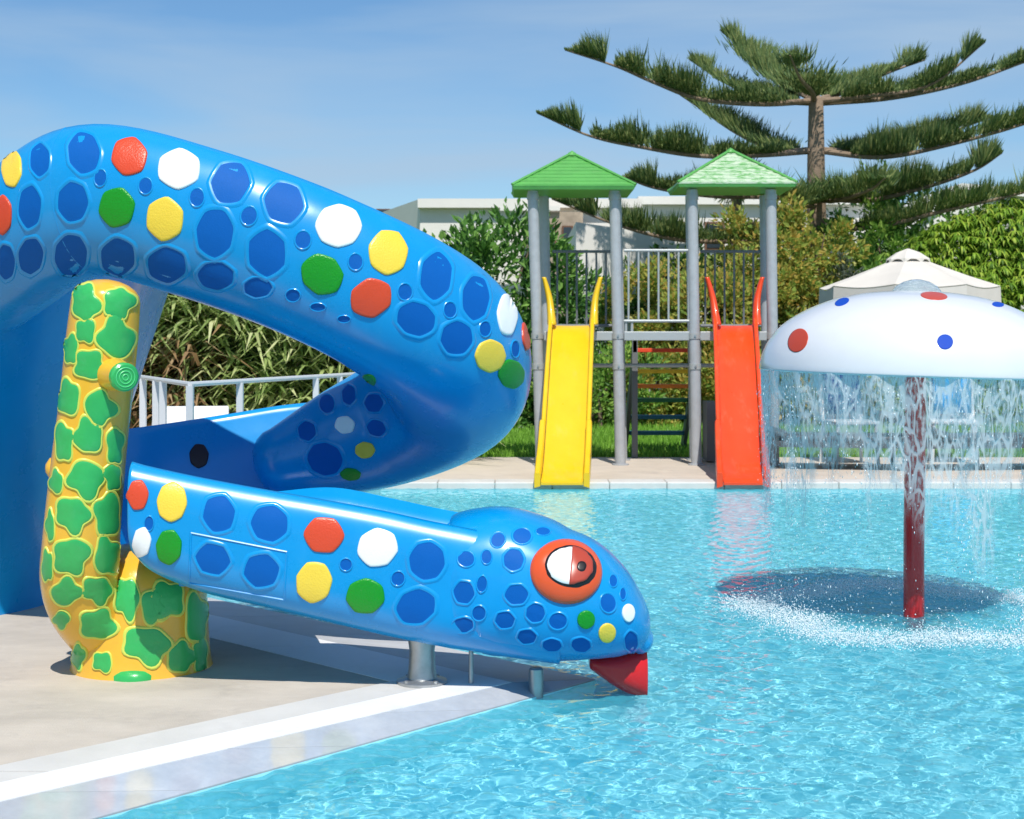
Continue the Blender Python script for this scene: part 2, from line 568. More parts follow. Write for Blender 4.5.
# ------------------------------------------------------------------ snake slide
GLOSS = dict(rough=0.27, spec=0.5, coat=0.18)
M_BLUE = mat('snake_blue', (0.001, 0.275, 0.64), var=0.07, vscale=2.2, bump=0.06, bscale=7, detail=10, **GLOSS)
M_SPOTB = mat('spot_blue', (0.001, 0.105, 0.41), 0.6, 0.16, bump=0.10, bscale=190)
M_SPOTR = mat('spot_red', (0.66, 0.062, 0.018), 0.3, 0.5, bump=0.2, bscale=150)
M_SPOTY = mat('spot_yellow', (0.86, 0.60, 0.055), 0.3, 0.5, bump=0.2, bscale=150)
M_SPOTG = mat('spot_green', (0.006, 0.27, 0.008), 0.3, 0.5, bump=0.3, bscale=150)
M_SPOTW = mat('spot_white', (0.84, 0.84, 0.83), 0.3, 0.5, bump=0.1, bscale=150)
SPM = dict(b=M_SPOTB, r=M_SPOTR, y=M_SPOTY, g=M_SPOTG, w=M_SPOTW)
wear(M_BLUE, (.04, .33, .66), 6, .53, .78, .35, (1, 1, .45))
wear(M_BLUE, (.10, .36, .62), 42, .62, .78, .35)
for _m in (M_SPOTR, M_SPOTY, M_SPOTG): wear(_m, (.6, .55, .5), 30, .64, .8, .3)
snake = thing('snake_slide', 'big blue snake shaped water slide covered in coloured spots', 'water slide', (-1.2, 5.7, 0))

def rows_px(rows):
    out = []
    for px, py, Y, rv, rh, gr, e in rows:
        p = P(px, py, Y)
        out.append((p.x, p.y, p.z, rv, rh, gr, e))
    return out
body_rows = rows_px([
    (-215, 450, 8.2, .24, .27, .0, 2.2),
    (-190, 370, 7.5, .25, .28, .0, 2.2),
    (-130, 335, 6.9, .26, .28, .3, 2.2),
    (-55, 300, 6.4, .25, .28, .5, 2.2),
    (0, 260, 6.14, .25, .28, .5, 2.2),
    (50, 219, 5.97, .278, .28, .5, 2.25),
    (112, 198, 5.85, .305, .28, .5, 2.25),
    (210, 222, 5.78, .308, .28, .5, 2.25),
    (305, 257, 5.75, .305, .28, .5, 2.25),
    (388, 299, 5.80, .305, .28, .3, 2.2),
    (447, 346, 6.0, .31, .31, .1, 2.15),
    (452, 388, 6.28, .295, .30, .0, 2.1),
    (398, 420, 6.48, .275, .28, .0, 2.1),
    (335, 444, 6.50, .225, .24, .0, 2.1),
    (280, 461, 6.44, .145, .17, .0, 2.1),
])
bv, bf = sweep(body_rows, 9, 60, ga=64)
body = obj('body', bv, bf, M_BLUE, snake)
BVH_BODY = BVHTree.FromPolygons(bv, bf)

# hull below the upper coil, narrowing towards the deck
hc = Vector((-2.95, 7.36, 0))
hv, hf = [], []
HN, HK = 72, 24
for i in range(HK + 1):
    z = 1.92 * i / HK
    rx = 0.74 + 0.29 * z + 0.03 * math.exp(-(z / 0.05) ** 2)
    ry = 0.80 + 0.57 * z + 0.03 * math.exp(-(z / 0.05) ** 2)
    for k in range(HN):
        a = 2 * math.pi * k / HN
        e = 2.3
        ca, sa = math.cos(a), math.sin(a)
        hv.append(Vector((hc.x + math.copysign(abs(ca) ** (2 / e), ca) * rx, hc.y + math.copysign(abs(sa) ** (2 / e), sa) * ry, z)))
for i in range(HK):
    for k in range(HN):
        hf.append([i*HN+k, i*HN+(k+1) % HN, (i+1)*HN+(k+1) % HN, (i+1)*HN+k])
hf.append([HK*HN+k for k in range(HN)])
hull = obj('hull', hv, hf, M_BLUE, snake)
BVH_HULL = BVHTree.FromPolygons(hv, hf)

# high outer wall of the lower bend, seen across the channel
fw = crom([(-1.62, 5.95, .80, .30), (-1.72, 6.25, .815, .31), (-1.62, 6.52, .83, .32), (-1.32, 6.66, .875, .38), (-1.05, 6.72, .92, .45), (-0.86, 6.74, .94, .5)], 8)
wv, wf = [], []
WP = 22
for i, s in enumerate(fw):
    t = Vector((*(fw[min(i+1, len(fw)-1)][:2] - fw[max(i-1, 0)][:2]), 0)).normalized()
    nrm = Vector((-t.y, t.x, 0))               # points outwards, away from the channel
    zt, zb = s[2], s[3]
    c = Vector((s[0], s[1], 0))
    prof = []
    for k in range(9):
        q = k / 8
        prof.append((0.10 * (q ** 2) - 0.06, zb + (zt - zb) * q))
    for k in range(1, 6):
        a = math.pi * k / 6
        prof.append((0.04 + 0.035 * (1 - math.cos(a)) , zt + 0.032 * math.sin(a)))
    for k in range(8):
        q = 1 - k / 7
        prof.append((0.11 + 0.05 * math.sin(q * 2.2) - 0.05 * (1 - q), zb - 0.03 + (zt - zb) * q))
    for u, z in prof:
        wv.append(c + nrm * u + Vector((0, 0, z)))
for i in range(len(fw) - 1):
    for k in range(WP):
        wf.append([i*WP+k, i*WP+(k+1) % WP, (i+1)*WP+(k+1) % WP, (i+1)*WP+k])
wf.append(list(range(WP))[::-1]); wf.append([(len(fw)-1)*WP+k for k in range(WP)])
bend = obj('bend_wall', wv, wf, M_BLUE, snake)
BVH_BEND = BVHTree.FromPolygons(wv, wf)
# floor of the bend
fl = MB()
fl.prism([(-1.62, 5.62), (-1.2, 5.6), (-0.7, 5.7), (-0.9, 6.55), (-1.3, 6.62), (-1.62, 6.5), (-1.72, 6.25)], 0.33, 0.36)
fl.build('bend_floor', M_BLUE, snake)

# lower chute
ch = []
for px, t, b, gr in ((131, 464, 556, .5), (150, 468, 574, .8), (200, 478, 594, 1.0), (260, 489, 608, 1.1), (320, 499, 622, 1.15), (380, 510, 636, 1.15), (430, 521, 646, 1.1), (475, 530, 653, 1.0), (520, 540, 660, .8), (560, 560, 665, .4)):
    Yc = 5.52
    zt, zb = EYE - (t - HY) / F * (Yc - .24), EYE - (b - HY) / F * (Yc - .12)
    ch.append(((px - CX) / F * (Yc - .22), Yc, (zt + zb) / 2 + .016, (zt - zb) / 2 + .016, 0.262, gr, 3.5, 0.42 if px < 250 else (0.75 if px < 300 else 1.0)))
cv, cf = sweep(ch, 7, 64, round_start=0.022, round_end=False, ga=50, upright=True)
chute = obj('chute', cv, cf, M_BLUE, snake)
BVH_CH = BVHTree.FromPolygons(cv, cf)

# head: a hood over the end of the chute
hd = []
for px, t, b, rh, e in ((448, 531, 646, .258, 3.0), (460, 522, 652, .270, 2.8), (476, 513, 655, .280, 2.6), (500, 510.5, 658.5, .288, 2.5), (525, 517, 661.5, .295, 2.4), (550, 529, 665, .30, 2.35), (575, 540, 667.5, .30, 2.3), (600, 561, 669, .275, 2.25), (620, 586, 668, .235, 2.2), (634, 609, 666, .18, 2.1), (643, 632, 660, .105, 2.0)):
    Yc = 5.52
    Yn = Yc - rh * .75
    zt, zb = EYE - (t - HY) / F * (Yc - .10), EYE - (b - HY) / F * (Yc - .10)
    hd.append(((px - CX) / F * Yn, Yc, (zt + zb) / 2, (zt - zb) / 2, rh, 0, e))
hv2, hf2 = sweep(hd, 6, 56, round_start=0)
head = obj('head', hv2, hf2, M_BLUE, snake)
BVH_HEAD = BVHTree.FromPolygons(hv2, hf2)
# red lower jaw dipping into the water
jr = []
for px, t, b, rh in ((591, 655, 672, .11), (603, 652, 681, .14), (616, 648, 690, .15), (630, 645, 698, .145), (643, 644, 704, .13), (648, 646, 706, .12)):
    Yc = 5.57
    zt, zb = EYE - (t - HY) / F * (Yc - .1), EYE - (b - HY) / F * (Yc - .1)
    jr.append(((px - CX) / F * (Yc - .12), Yc, (zt + zb) / 2, (zt - zb) / 2, rh, 0, 2.4))
jv, jf = sweep(jr, 5, 32, round_start=0, round_end=False, upright=True)
obj('jaw', jv, jf, mat('jaw_red', (0.66, 0.014, 0.016), 0.25, 0.4, coat=0.15), snake)

RINGS_UP = ((0.0, .007), (.45, .007), (.86, .007), (.96, .0065), (1.0, .004), (1.02, -.004))
RINGS_LIP = ((0.0, .0012), (.45, .0012), (.9, .0012), (.97, .0014), (1.05, .0046), (1.13, .0042), (1.28, -.002))
def spots(bvh, parent, rows):
    for cx, cy, a, b, c in rows:
        n = random.choice((6, 6, 7, 7, 8)); rot = random.uniform(0, 6.28)
        small = max(a, b) < 9.5
        K = 22 if small else 36
        ol = []
        sk = random.uniform(-.08, .08)
        for j in range(K):
            th = 2 * math.pi * j / K
            rr = poly_r(th, n, rot, 0.9 if small else 0.42) * (1 + sk * math.cos(2 * th + rot))
            ol.append((a * rr * math.cos(th), b * rr * math.sin(th)))
        if c == 'b':
            patch(bvh, 'spot', cx, cy, ol, SPM[c], M_BLUE, parent, RINGS_LIP, 4)
        else:
            patch(bvh, 'spot', cx, cy, ol, SPM[c], M_BLUE, parent, RINGS_UP)
# moulded joint between two shell sections
for ringi in (52,):
    ring_v = [Vector(bv[(4 + ringi) * 60 + j]) for j in range(60)]
    cc_ = sum(ring_v, Vector()) / 60
    MB().tube([cc_ + (p - cc_) * 0.9945 for p in ring_v + ring_v[:1]], .0030, 6).build('section_joint', M_BLUE, body, smooth=True)
spots(BVH_BODY, body, [
    (12,168,10,19,'y'),(40,160,10,17,'b'),(84,153,17,20,'b'),(129.5,156.5,18,19,'r'),(179,169,21.5,20,'w'),(230.5,183,20,21,'b'),(284,203,20,21,'b'),
    (3,215,9,20,'r'),(30,207,11,23,'b'),(73,202,15.5,20,'b'),(100.5,178,6,8,'b'),(145.6,186,6.5,8,'b'),(117,207.5,18,20,'g'),(165,219,19,21.5,'y'),
    (197,197.5,7,9,'b'),(215,233,20,23,'b'),(249,216,8,9,'b'),(267,253,20,23,'b'),(6,262,9,18,'b'),(31,256,12,19,'b'),(71,255,17,20,'b'),(118,257,18,19,'b'),
    (167,265,20,18,'b'),(216,276,18,14,'b'),(258,287.5,14,10,'b'),(293,295.5,7,6,'b'),(303,240,7.5,9,'b'),(338.5,226,21.5,22,'w'),(322,274.5,21,20,'g'),
    (388,252.5,19.5,22,'y'),(355.5,262,7,8,'b'),(371,298,21,19.5,'r'),(436,276,17,23,'b'),(405,292,7,8,'b'),(416,319,19,17,'b'),(475.6,298,14,22,'b'),
    (450,310,6,8,'b'),(456.6,338,17,16,'b'),(485,329,5.5,7.5,'b'),(507,314.7,10,21,'w'),(526,334,4,17,'r'),(490,356,15,16,'y'),(515,349,4,8,'b'),(511,374,13,14,'g'),
    (318,307,7,4,'b'),(344,319,6,3.5,'b'),
    (368,381,8,7,'g'),(327,404,8,9,'b'),(349,395,7,10,'b'),(374,403,10,9,'b'),(307,431,9,10,'b'),(345,425,10,9,'w'),(376.5,428,10,8,'b'),(325,459,17,17,'b'),
    (365,450,10,8,'y'),(350.5,474,10,6,'g'),
])
SPM['d'] = mat('spot_red_shaded', (.025, .002, .006), .4)  # a red spot with the shade of the bend put into its colour
spots(BVH_BEND, bend, [(199, 456, 9.5, 12, 'd')])
spots(BVH_CH, chute, [
    (138,495,10,16,'r'),(172,502,15,19,'y'),(149,523.5,4.5,7,'b'),(142,542,9,15,'w'),(169,547,13,17,'g'),(219,514,17,18,'b'),(269.6,523.6,19,18,'b'),
    (213,559,17,16,'b'),(261.6,570.6,18,17,'b'),(324,535,19,19,'r'),(377.6,547.6,20,19,'w'),(314,582,19,19,'y'),(365.5,596,19.5,17,'g'),(346,564.6,6,6,'b'),
    (398,578.5,6.5,7,'b'),(427,561,18,19,'b'),(416,606.6,20,17,'b'),
])
spots(BVH_HEAD, head, [
    (466,559,8,8,'b'),(464,592.5,10,12,'b'),(463,625,10,8,'b'),(479,613,7,7,'b'),(482,584,5,8,'b'),(486.6,557,5,7,'b'),(498,540,7,7,'b'),(522,536,9,8,'b'),
    (513.6,560,10,11,'b'),(516.5,594.6,11,11,'b'),(505,620,10.5,8,'b'),(535.5,613,10,9,'b'),(527,636.5,10,7,'b'),(558,621,9,8,'b'),(552,645,10,6,'b'),
    (586,619.5,9,9,'g'),(581,644.7,10,7,'b'),(607,632.7,9,9,'y'),(608,603,8,9,'b'),(628,613,6,9,'w'),(631,641.5,7,10,'b'),(613,581,4,6,'b'),(622.6,594,3,6,'b'),(543,531.5,7,4,'b'),
])
# eye
def ell(a, b, rot, n=44, x0=0, y0=0):
    c, s = math.cos(R(rot)), math.sin(R(rot))
    return [(x0 + a*math.cos(t)*c - b*math.sin(t)*s, y0 + a*math.cos(t)*s + b*math.sin(t)*c) for t in [2*math.pi*j/n for j in range(n)]]
M_EYE = mat('eye_orange', (0.72, 0.085, 0.016), 0.25, 0.5, coat=0.2)
M_DARK = mat('eye_black', (0.012, 0.008, 0.008), 0.35)
M_IRIS = mat('eye_brown_red', (0.42, 0.055, 0.03), 0.3)
eye = patch(BVH_HEAD, 'eye', 566, 572, ell(36.5, 32.5, 12), M_EYE, M_EYE, snake, ((0, .034), (.4, .032), (.7, .026), (.88, .017), (.97, .008), (1.0, -.004)))
patch(BVH_HEAD, 'eye_outline', 568.5, 569.5, ell(24.5, 18.5, 14), M_DARK, M_DARK, eye, ((0, .0372), (.4, .0365), (.8, .034), (1.0, .0305), (1.03, .026)))
patch(BVH_HEAD, 'eye_white', 567.5, 569.2, ell(22, 16.3, 14), M_SPOTW, M_SPOTW, eye, ((0, .0395), (.4, .0385), (.8, .036), (.97, .0345), (1.0, .031)))
half = [(x, y) for x, y in ell(22, 16.3, 14, 60) if x > 0.5]
half.sort(key=lambda q: math.atan2(q[1], q[0]))
hx = [(x - 9, y - 2) for x, y in half]
lo_, hi_ = hx[0], hx[-1]
hx += [(hi_[0] + (lo_[0] - hi_[0]) * k / 8, hi_[1] + (lo_[1] - hi_[1]) * k / 8) for k in range(1, 8)]
patch(BVH_HEAD, 'iris', 576.5, 571.2, hx, M_IRIS, M_IRIS, eye, ((0, .0425), (.4, .0420), (.8, .0412), (.97, .0405), (1.0, .035)))
patch(BVH_HEAD, 'pupil', 578.6, 571.5, ell(4.4, 4.6, 0, 20), M_DARK, M_DARK, eye, ((0, .0445), (.5, .0445), (.9, .044), (1, .042)))
# access panel outline on the chute
pa = [(191, 533), (287, 552), (284, 600), (189, 583)]
M_BLUE2 = M_BLUE
pl = MB()
for i in range(4):
    a, b = pa[i], pa[(i + 1) % 4]
    pts = []
    for k in range(13):
        h, n, _, _ = BVH_CH.ray_cast(ORIGIN, ray(a[0] + (b[0]-a[0])*k/12, a[1] + (b[1]-a[1])*k/12))
        if h is not None: pts.append(h)
    if len(pts) > 2: pl.tube(pts, 0.0042, 6)
pl.build('access_panel_seam', M_BLUE, chute, smooth=True)

# ------------------------------------------------------------------ giraffe-patterned pillar of the slide
M_PY = mat('pillar_yellow', (0.80, 0.44, 0.035), 0.22, 0.5, coat=0.25, var=0.05, vscale=4)
M_PG = mat('patch_green', (0.035, 0.41, 0.10), 0.3, 0.5, coat=0.15, var=0.08, vscale=9, bump=0.1, bscale=60)
M_PR = mat('patch_rim', (0.62, 0.66, 0.10), 0.35, 0.5)
wear(M_PY, (.62, .30, .05), 7, .54, .8, .5)
wear(M_PG, (.10, .44, .18), 12, .55, .8, .6)
pp = []
for px, py, Y, r in ((106, 300, 5.44, .122), (102, 340, 5.44, .127), (96, 400, 5.45, .128), (90, 450, 5.46, .131), (85, 500, 5.47, .135), (81, 545, 5.49, .138), (80, 580, 5.54, .142), (92, 608, 5.62, .15), (120, 630, 5.74, .17), (150, 650, 5.8, .15)):
    p = P(px, py, Y)
    pp.append((p.x, p.y, p.z, r))
S = crom(pp, 6)
pv, pf_ = [], []
PN = 40
cent = [Vector(s[:3]) for s in S]
tang = [(cent[min(i+1, len(S)-1)] - cent[max(i-1, 0)]).normalized() for i in range(len(S))]
rg_ = []
for k in (0.02, 0.35, 0.62, 0.82, 0.95):
    rg_.append((cent[0] - tang[0] * math.sqrt(1 - k*k) * S[0][3] * 0.62, tang[0], S[0][3] * k))
for i in range(len(S)):
    rg_.append((cent[i], tang[i], S[i][3]))
for c, t, r in rg_:
    a = t.cross(Vector((0, 1, 0))).normalized(); b = a.cross(t).normalized()
    for k in range(PN):
        w = 2 * math.pi * k / PN
        pv.append(c + (a * math.cos(w) + b * math.sin(w)) * r)
for i in range(len(rg_) - 1):
    for k in range(PN):
        pf_.append([i*PN+k, (i+1)*PN+k, (i+1)*PN+(k+1) % PN, i*PN+(k+1) % PN])
pf_.append(list(range(PN))); pf_.append([(len(rg_)-1)*PN+k for k in range(PN)][::-1])
pillar = obj('pillar', pv, pf_, M_PY, snake)
bc = Vector(((142 - CX) / F * 5.76, 5.76, 0))
bprof = [(0.001, 0), (.268, 0.0), (.262, .02), (.257, .07), (.252, .14), (.248, .22), (.245, .30), (.225, .37), (.17, .43), (.1, .46), (.001, .47)]
base_mb = MB().lathe(bc, bprof, 56, sy=0.98)
base = base_mb.build('pillar_base', M_PY, snake, smooth=True)
allv = pv + base_mb.v
allf = pf_ + [[i + len(pv) for i in q] for q in base_mb.f]
for q in allf: pass
bm = bmesh.new(); me = bpy.data.meshes.new('tmp'); me.from_pydata([tuple(v) for v in allv], [], allf); bm.from_mesh(me)
bmesh.ops.recalc_face_normals(bm, faces=bm.faces); BVH_PIL = BVHTree.FromBMesh(bm)
BVH_BASE = BVHTree.FromPolygons(base_mb.v, base_mb.f)
bm.to_mesh(me); bm.free(); bpy.data.meshes.remove(me)
def fix_normals(o):
    b = bmesh.new(); b.from_mesh(o.data); bmesh.ops.recalc_face_normals(b, faces=b.faces); b.to_mesh(o.data); b.free()
for o in (pillar, base): fix_normals(o)
RINGS_P = ((0.0, .006), (.5, .006), (.88, .006), (.95, .005), (.98, .004), (1.02, .0055), (1.10, .005), (1.16, -.003))
for cx, cy, a, b in ((86,302.5,13,18),(118.5,303,14,15),(86,331,9,12),(116,338,18,19),(71.5,349,7,14),(90,365,15,14),(69,398,10,18),(100,407.5,14,17),
    (88,436,13,17),(64.5,442,9,18),(114.5,445.5,8.5,17),(86,479,18,17),(112,477,8,13),(57,482,6,12),(73,514.6,16,17),(107,514.6,13,20),(51,526,4,15),
    (71.5,556,17,18),(107,556,12,19),(48,566,5,16),(66.6,591.6,14,13),(97,590,14,13),(127,598,12,20),(153,607,12,16),(98,624,17,15),
    (167,600,15,19),(196,618,11,23),(147,645,22,18),(181,657,13,15),(200,655,7,17),(79,656,6,13),(103,662,9,10),(62,619,8,8)):
    ph = random.uniform(0, 6.28); ph2 = random.uniform(0, 6.28)
    ol = []
    a4 = random.uniform(.05, .13)
    for j in range(40):
        th = 2 * math.pi * j / 40
        rr = 1.02 + a4 * math.cos(4 * th + ph) + (.17 - a4) * math.cos(5 * th + ph2) + 0.07 * math.cos(3 * th + ph - ph2) + .06 * math.cos(2 * th + ph2 * 2)
        ol.append((a * rr * math.cos(th), b * rr * math.sin(th)))
    hit = BVH_PIL.ray_cast(ORIGIN, ray(cx, cy))
    hb = BVH_BASE.ray_cast(ORIGIN, ray(cx, cy))
    onbase = hit[0] is not None and hb[0] is not None and abs(hit[3] - hb[3]) < 1e-4
    patch(BVH_PIL, 'patch', cx, cy, ol, M_PG, M_PR, base if onbase else pillar, RINGS_P, 5)
# cut branch stub with a ringed end
p0 = P(105, 372, 5.42); p1 = P(124, 377, 5.27)
st = MB().tube([p0, p0.lerp(p1, .4), p0.lerp(p1, .85), p1], [.085, .062, .052, .05], 24)
stub = st.build('branch_stub', M_PY, pillar, smooth=True)
dr = (p1 - p0).normalized()
en = MB().tube([p1 - dr * .012, p1 + dr * .008, p1 + dr * .014], [.051, .051, .044], 24).build('branch_end', M_PG, stub, smooth=True)
for rr in (.034, .022, .010):
    a = dr.cross(Vector((0, 0, 1))).normalized(); b = a.cross(dr)
    ringp = [p1 + dr * .0145 + (a * math.cos(t) + b * math.sin(t)) * rr for t in [2*math.pi*k/20 for k in range(21)]]
    MB().tube(ringp, .0022, 5).build('growth_ring', mat('ring_green', (.10, .62, .22), 0.4), stub, smooth=True)
k0 = P(58, 468, 5.5)
MB().lathe(k0 - Vector((0, 0, .045)), [(.001, 0), (.03, .008), (.044, .03), (.046, .045), (.044, .06), (.03, .082), (.001, .09)], 16).build('knob', M_PY, pillar, smooth=True)
# toe at the foot
tc_ = G(130, 681)
MB().lathe(tc_ + Vector((0, 0.05, 0)), [(.085, 0), (.083, .015), (.066, .032), (.03, .044), (.001, .047)], 24, sy=.8).build('toe', M_PG, base, smooth=True)

# steel foot of the chute and small legs
M_GALV = mat('galvanised_steel', (0.42, 0.43, 0.43), 0.38, 0.5, metal=0.75, var=0.15, vscale=20)
c = G(421, 687); c.y += .06
MB().lathe(c, [(.001, .0), (.092, .0), (.092, .012), (.07, .018), (.055, .022), (.05, .05), (.046, .12), (.055, .185), (.07, .19), (.07, .21), (.001, .21)], 28).build('steel_foot', M_GALV, snake, smooth=True)
for k in range(4):
    a = math.pi / 4 + k * math.pi / 2
    MB().lathe(c + Vector((.075 * math.cos(a), .075 * math.sin(a), .012)), [(.009, 0), (.009, .008), (.001, .010)], 6).build('bolt', M_GALV, snake)
c2 = G(471, 684)
MB().tube([c2, c2 + Vector((0, .02, .15))], .009, 10).build('steel_leg', M_GALV, snake, smooth=True)
c3 = G(536, 684)
stub_mb = MB().lathe(c3, [(.027, -.06), (.027, .055), (.022, .06), (.001, .06)], 18)
o = stub_mb.build('steel_stub_post', M_GALV, None, smooth=True)
tag(o, 'short grey steel stub standing at the wet pool edge under the snake head', 'post')

# ------------------------------------------------------------------ mushroom fountain
mush = thing('mushroom_fountain', 'white spotted mushroom fountain on a red pole in the pool', 'fountain', (MUSH.x, MUSH.y, POOL_Z))
M_CAP = mat('cap_white', (0.68, 0.70, 0.72), 0.16, 0.5, coat=0.3, var=0.03, vscale=3)
M_POLE = mat('pole_red', (0.62, 0.014, 0.014), 0.2, 0.5, coat=0.4, var=0.1, vscale=8)
CAPZ = 1.098
TILT = Matrix.Rotation(R(1.7), 4, 'Y')
def tilt(p):
    c = Vector((MUSH.x, MUSH.y, CAPZ))
    return c + TILT @ (p - c)
prof = [(.672, -.012), (.69, -.008), (.694, .0), (.690, .03), (.678, .075), (.655, .125), (.615, .18), (.555, .23), (.47, .28), (.36, .325), (.24, .352), (.12, .366), (.001, .37)]
inner = [(.001, .345), (.12, .34), (.24, .326), (.36, .30), (.46, .258), (.54, .21), (.60, .16), (.645, .10), (.665, .05), (.672, -.012)]
cm = MB().lathe((MUSH.x, MUSH.y, CAPZ), [(r * MK, z * MK) for r, z in crom(prof, 3)], 72)
cm.lathe((MUSH.x, MUSH.y, CAPZ), [(r * MK, z * MK) for r, z in inner], 72)
cm.v = [tilt(p) for p in cm.v]
cap = cm.build('cap', M_CAP, mush, smooth=True)
fix_normals(cap)
BVH_CAP = BVHTree.FromPolygons(cm.v, cm.f)
MB().tube([(MUSH.x, MUSH.y, POOL_Z), (MUSH.x, MUSH.y, .3), (MUSH.x + .006, MUSH.y, .8), (MUSH.x + .012, MUSH.y, 1.44)], .0485, 28).build('pole', M_POLE, mush, smooth=True)
M_CB = mat('cap_blue', (0.004, 0.06, 0.42), 0.6, 0.2)
M_CRED = mat('cap_red', (0.50, 0.055, 0.022), 0.35)
for cx, cy, a, b, mm in ((798, 340.5, 9.5, 12.5, M_CRED), (945, 342, 8, 7.5, M_CB), (934, 296, 13.5, 4, M_CRED), (842, 302, 7.5, 3.5, M_CB), (998, 304.5, 6, 2.5, M_CB), (1050, 335, 8, 10, M_CRED)):
    patch(BVH_CAP, 'cap_spot', cx, cy, ell(a, b, 28 if cx == 798 else (-20 if cx == 842 else 5), 28), mm, mm, cap, ((0, .0015), (.5, .0015), (.9, .0015), (1.0, .0015), (1.002, -.002)))

def film_material():
    m = bpy.data.materials.new('water_film')
    m.use_nodes = True
    nt = m.node_tree
    N, L = nt.nodes, nt.links
    N.clear()
    out = N.new('ShaderNodeOutputMaterial')
    uv = N.new('ShaderNodeUVMap')
    sep = N.new('ShaderNodeSeparateXYZ')
    L.new(uv.outputs['UV'], sep.inputs['Vector'])
    mp = N.new('ShaderNodeMapping'); mp.inputs['Scale'].default_value = (1, .24, 1)
    L.new(uv.outputs['UV'], mp.inputs['Vector'])
    dn = N.new('ShaderNodeTexNoise'); dn.inputs['Scale'].default_value = 14; dn.inputs['Detail'].default_value = 3
    L.new(mp.outputs['Vector'], dn.inputs['Vector'])
    add = N.new('ShaderNodeVectorMath'); add.operation = 'MULTIPLY_ADD'
    add.inputs[1].default_value = (.085, .06, 0)
    L.new(dn.outputs['Color'], add.inputs[0]); L.new(mp.outputs['Vector'], add.inputs[2])
    vo = N.new('ShaderNodeTexVoronoi'); vo.feature = 'DISTANCE_TO_EDGE'; vo.inputs['Scale'].default_value = 30
    L.new(add.outputs['Vector'], vo.inputs['Vector'])
    web = N.new('ShaderNodeMapRange'); web.interpolation_type = 'SMOOTHSTEP'
    web.inputs['From Min'].default_value = .04; web.inputs['From Max'].default_value = .15
    web.inputs['To Min'].default_value = .80; web.inputs['To Max'].default_value = .08
    L.new(vo.outputs['Distance'], web.inputs['Value'])
    # fine beads
    mp2 = N.new('ShaderNodeMapping'); mp2.inputs['Scale'].default_value = (1, .30, 1)
    L.new(uv.outputs['UV'], mp2.inputs['Vector'])
    nb = N.new('ShaderNodeTexNoise'); nb.inputs['Scale'].default_value = 75; nb.inputs['Detail'].default_value = 4
    L.new(mp2.outputs['Vector'], nb.inputs['Vector'])
    bead = N.new('ShaderNodeMapRange'); bead.inputs['From Min'].default_value = .42; bead.inputs['From Max'].default_value = .66
    L.new(nb.outputs['Fac'], bead.inputs['Value'])
    # broad streams: how far down each stretch of the rim holds together
    mp3 = N.new('ShaderNodeMapping'); mp3.inputs['Scale'].default_value = (1, .10, 1)
    L.new(uv.outputs['UV'], mp3.inputs['Vector'])
    ns = N.new('ShaderNodeTexNoise'); ns.inputs['Scale'].default_value = 5.5; ns.inputs['Detail'].default_value = 3
    L.new(mp3.outputs['Vector'], ns.inputs['Vector'])
    reach = N.new('ShaderNodeMapRange'); reach.inputs['From Min'].default_value = .35; reach.inputs['From Max'].default_value = .68
    reach.inputs['To Min'].default_value = .98; reach.inputs['To Max'].default_value = .36
    L.new(ns.outputs['Fac'], reach.inputs['Value'])
    dv = N.new('ShaderNodeMath'); dv.operation = 'SUBTRACT'
    L.new(sep.outputs['Y'], dv.inputs[0]); L.new(reach.outputs['Result'], dv.inputs[1])
    hold = N.new('ShaderNodeMapRange'); hold.interpolation_type = 'SMOOTHSTEP'
    hold.inputs['From Min'].default_value = -.22; hold.inputs['From Max'].default_value = .10
    L.new(dv.outputs[0], hold.inputs['Value'])
    mxa = N.new('ShaderNodeMath'); mxa.operation = 'MAXIMUM'
    L.new(web.outputs['Result'], mxa.inputs[0])
    b6 = N.new('ShaderNodeMath'); b6.operation = 'MULTIPLY'; b6.inputs[1].default_value = .75
    L.new(bead.outputs['Result'], b6.inputs[0]); L.new(b6.outputs[0], mxa.inputs[1])
    al = N.new('ShaderNodeMath'); al.operation = 'MULTIPLY'
    L.new(mxa.outputs[0], al.inputs[0]); L.new(hold.outputs['Result'], al.inputs[1])
    rim = N.new('ShaderNodeMapRange'); rim.interpolation_type = 'SMOOTHSTEP'
    rim.inputs['From Min'].default_value = .86; rim.inputs['From Max'].default_value = 1.10
    rim.inputs['To Max'].default_value = .38
    L.new(sep.outputs['Y'], rim.inputs['Value'])
    rb = N.new('ShaderNodeMath'); rb.operation = 'MULTIPLY_ADD'
    L.new(rim.outputs['Result'], rb.inputs[0]); L.new(bead.outputs['Result'], rb.inputs[1]); L.new(al.outputs[0], rb.inputs[2])
    al2 = N.new('ShaderNodeMath'); al2.operation = 'MULTIPLY'; al2.inputs[1].default_value = .85; al2.use_clamp = True
    L.new(rb.outputs[0], al2.inputs[0])
    tr = N.new('ShaderNodeBsdfTransparent')
    pb = N.new('ShaderNodeBsdfPrincipled')
    pb.inputs['Base Color'].default_value = (.88, .92, .94, 1)
    pb.inputs['Roughness'].default_value = .35
    tl = N.new('ShaderNodeBsdfTranslucent'); tl.inputs['Color'].default_value = (.88, .92, .94, 1)
    mw = N.new('ShaderNodeMixShader'); mw.inputs['Fac'].default_value = .45
    L.new(pb.outputs['BSDF'], mw.inputs[1]); L.new(tl.outputs['BSDF'], mw.inputs[2])
    bpn = N.new('ShaderNodeBump'); bpn.inputs['Strength'].default_value = .35; bpn.inputs['Distance'].default_value = .02
    L.new(mxa.outputs[0], bpn.inputs['Height']); L.new(bpn.outputs['Normal'], pb.inputs['Normal'])
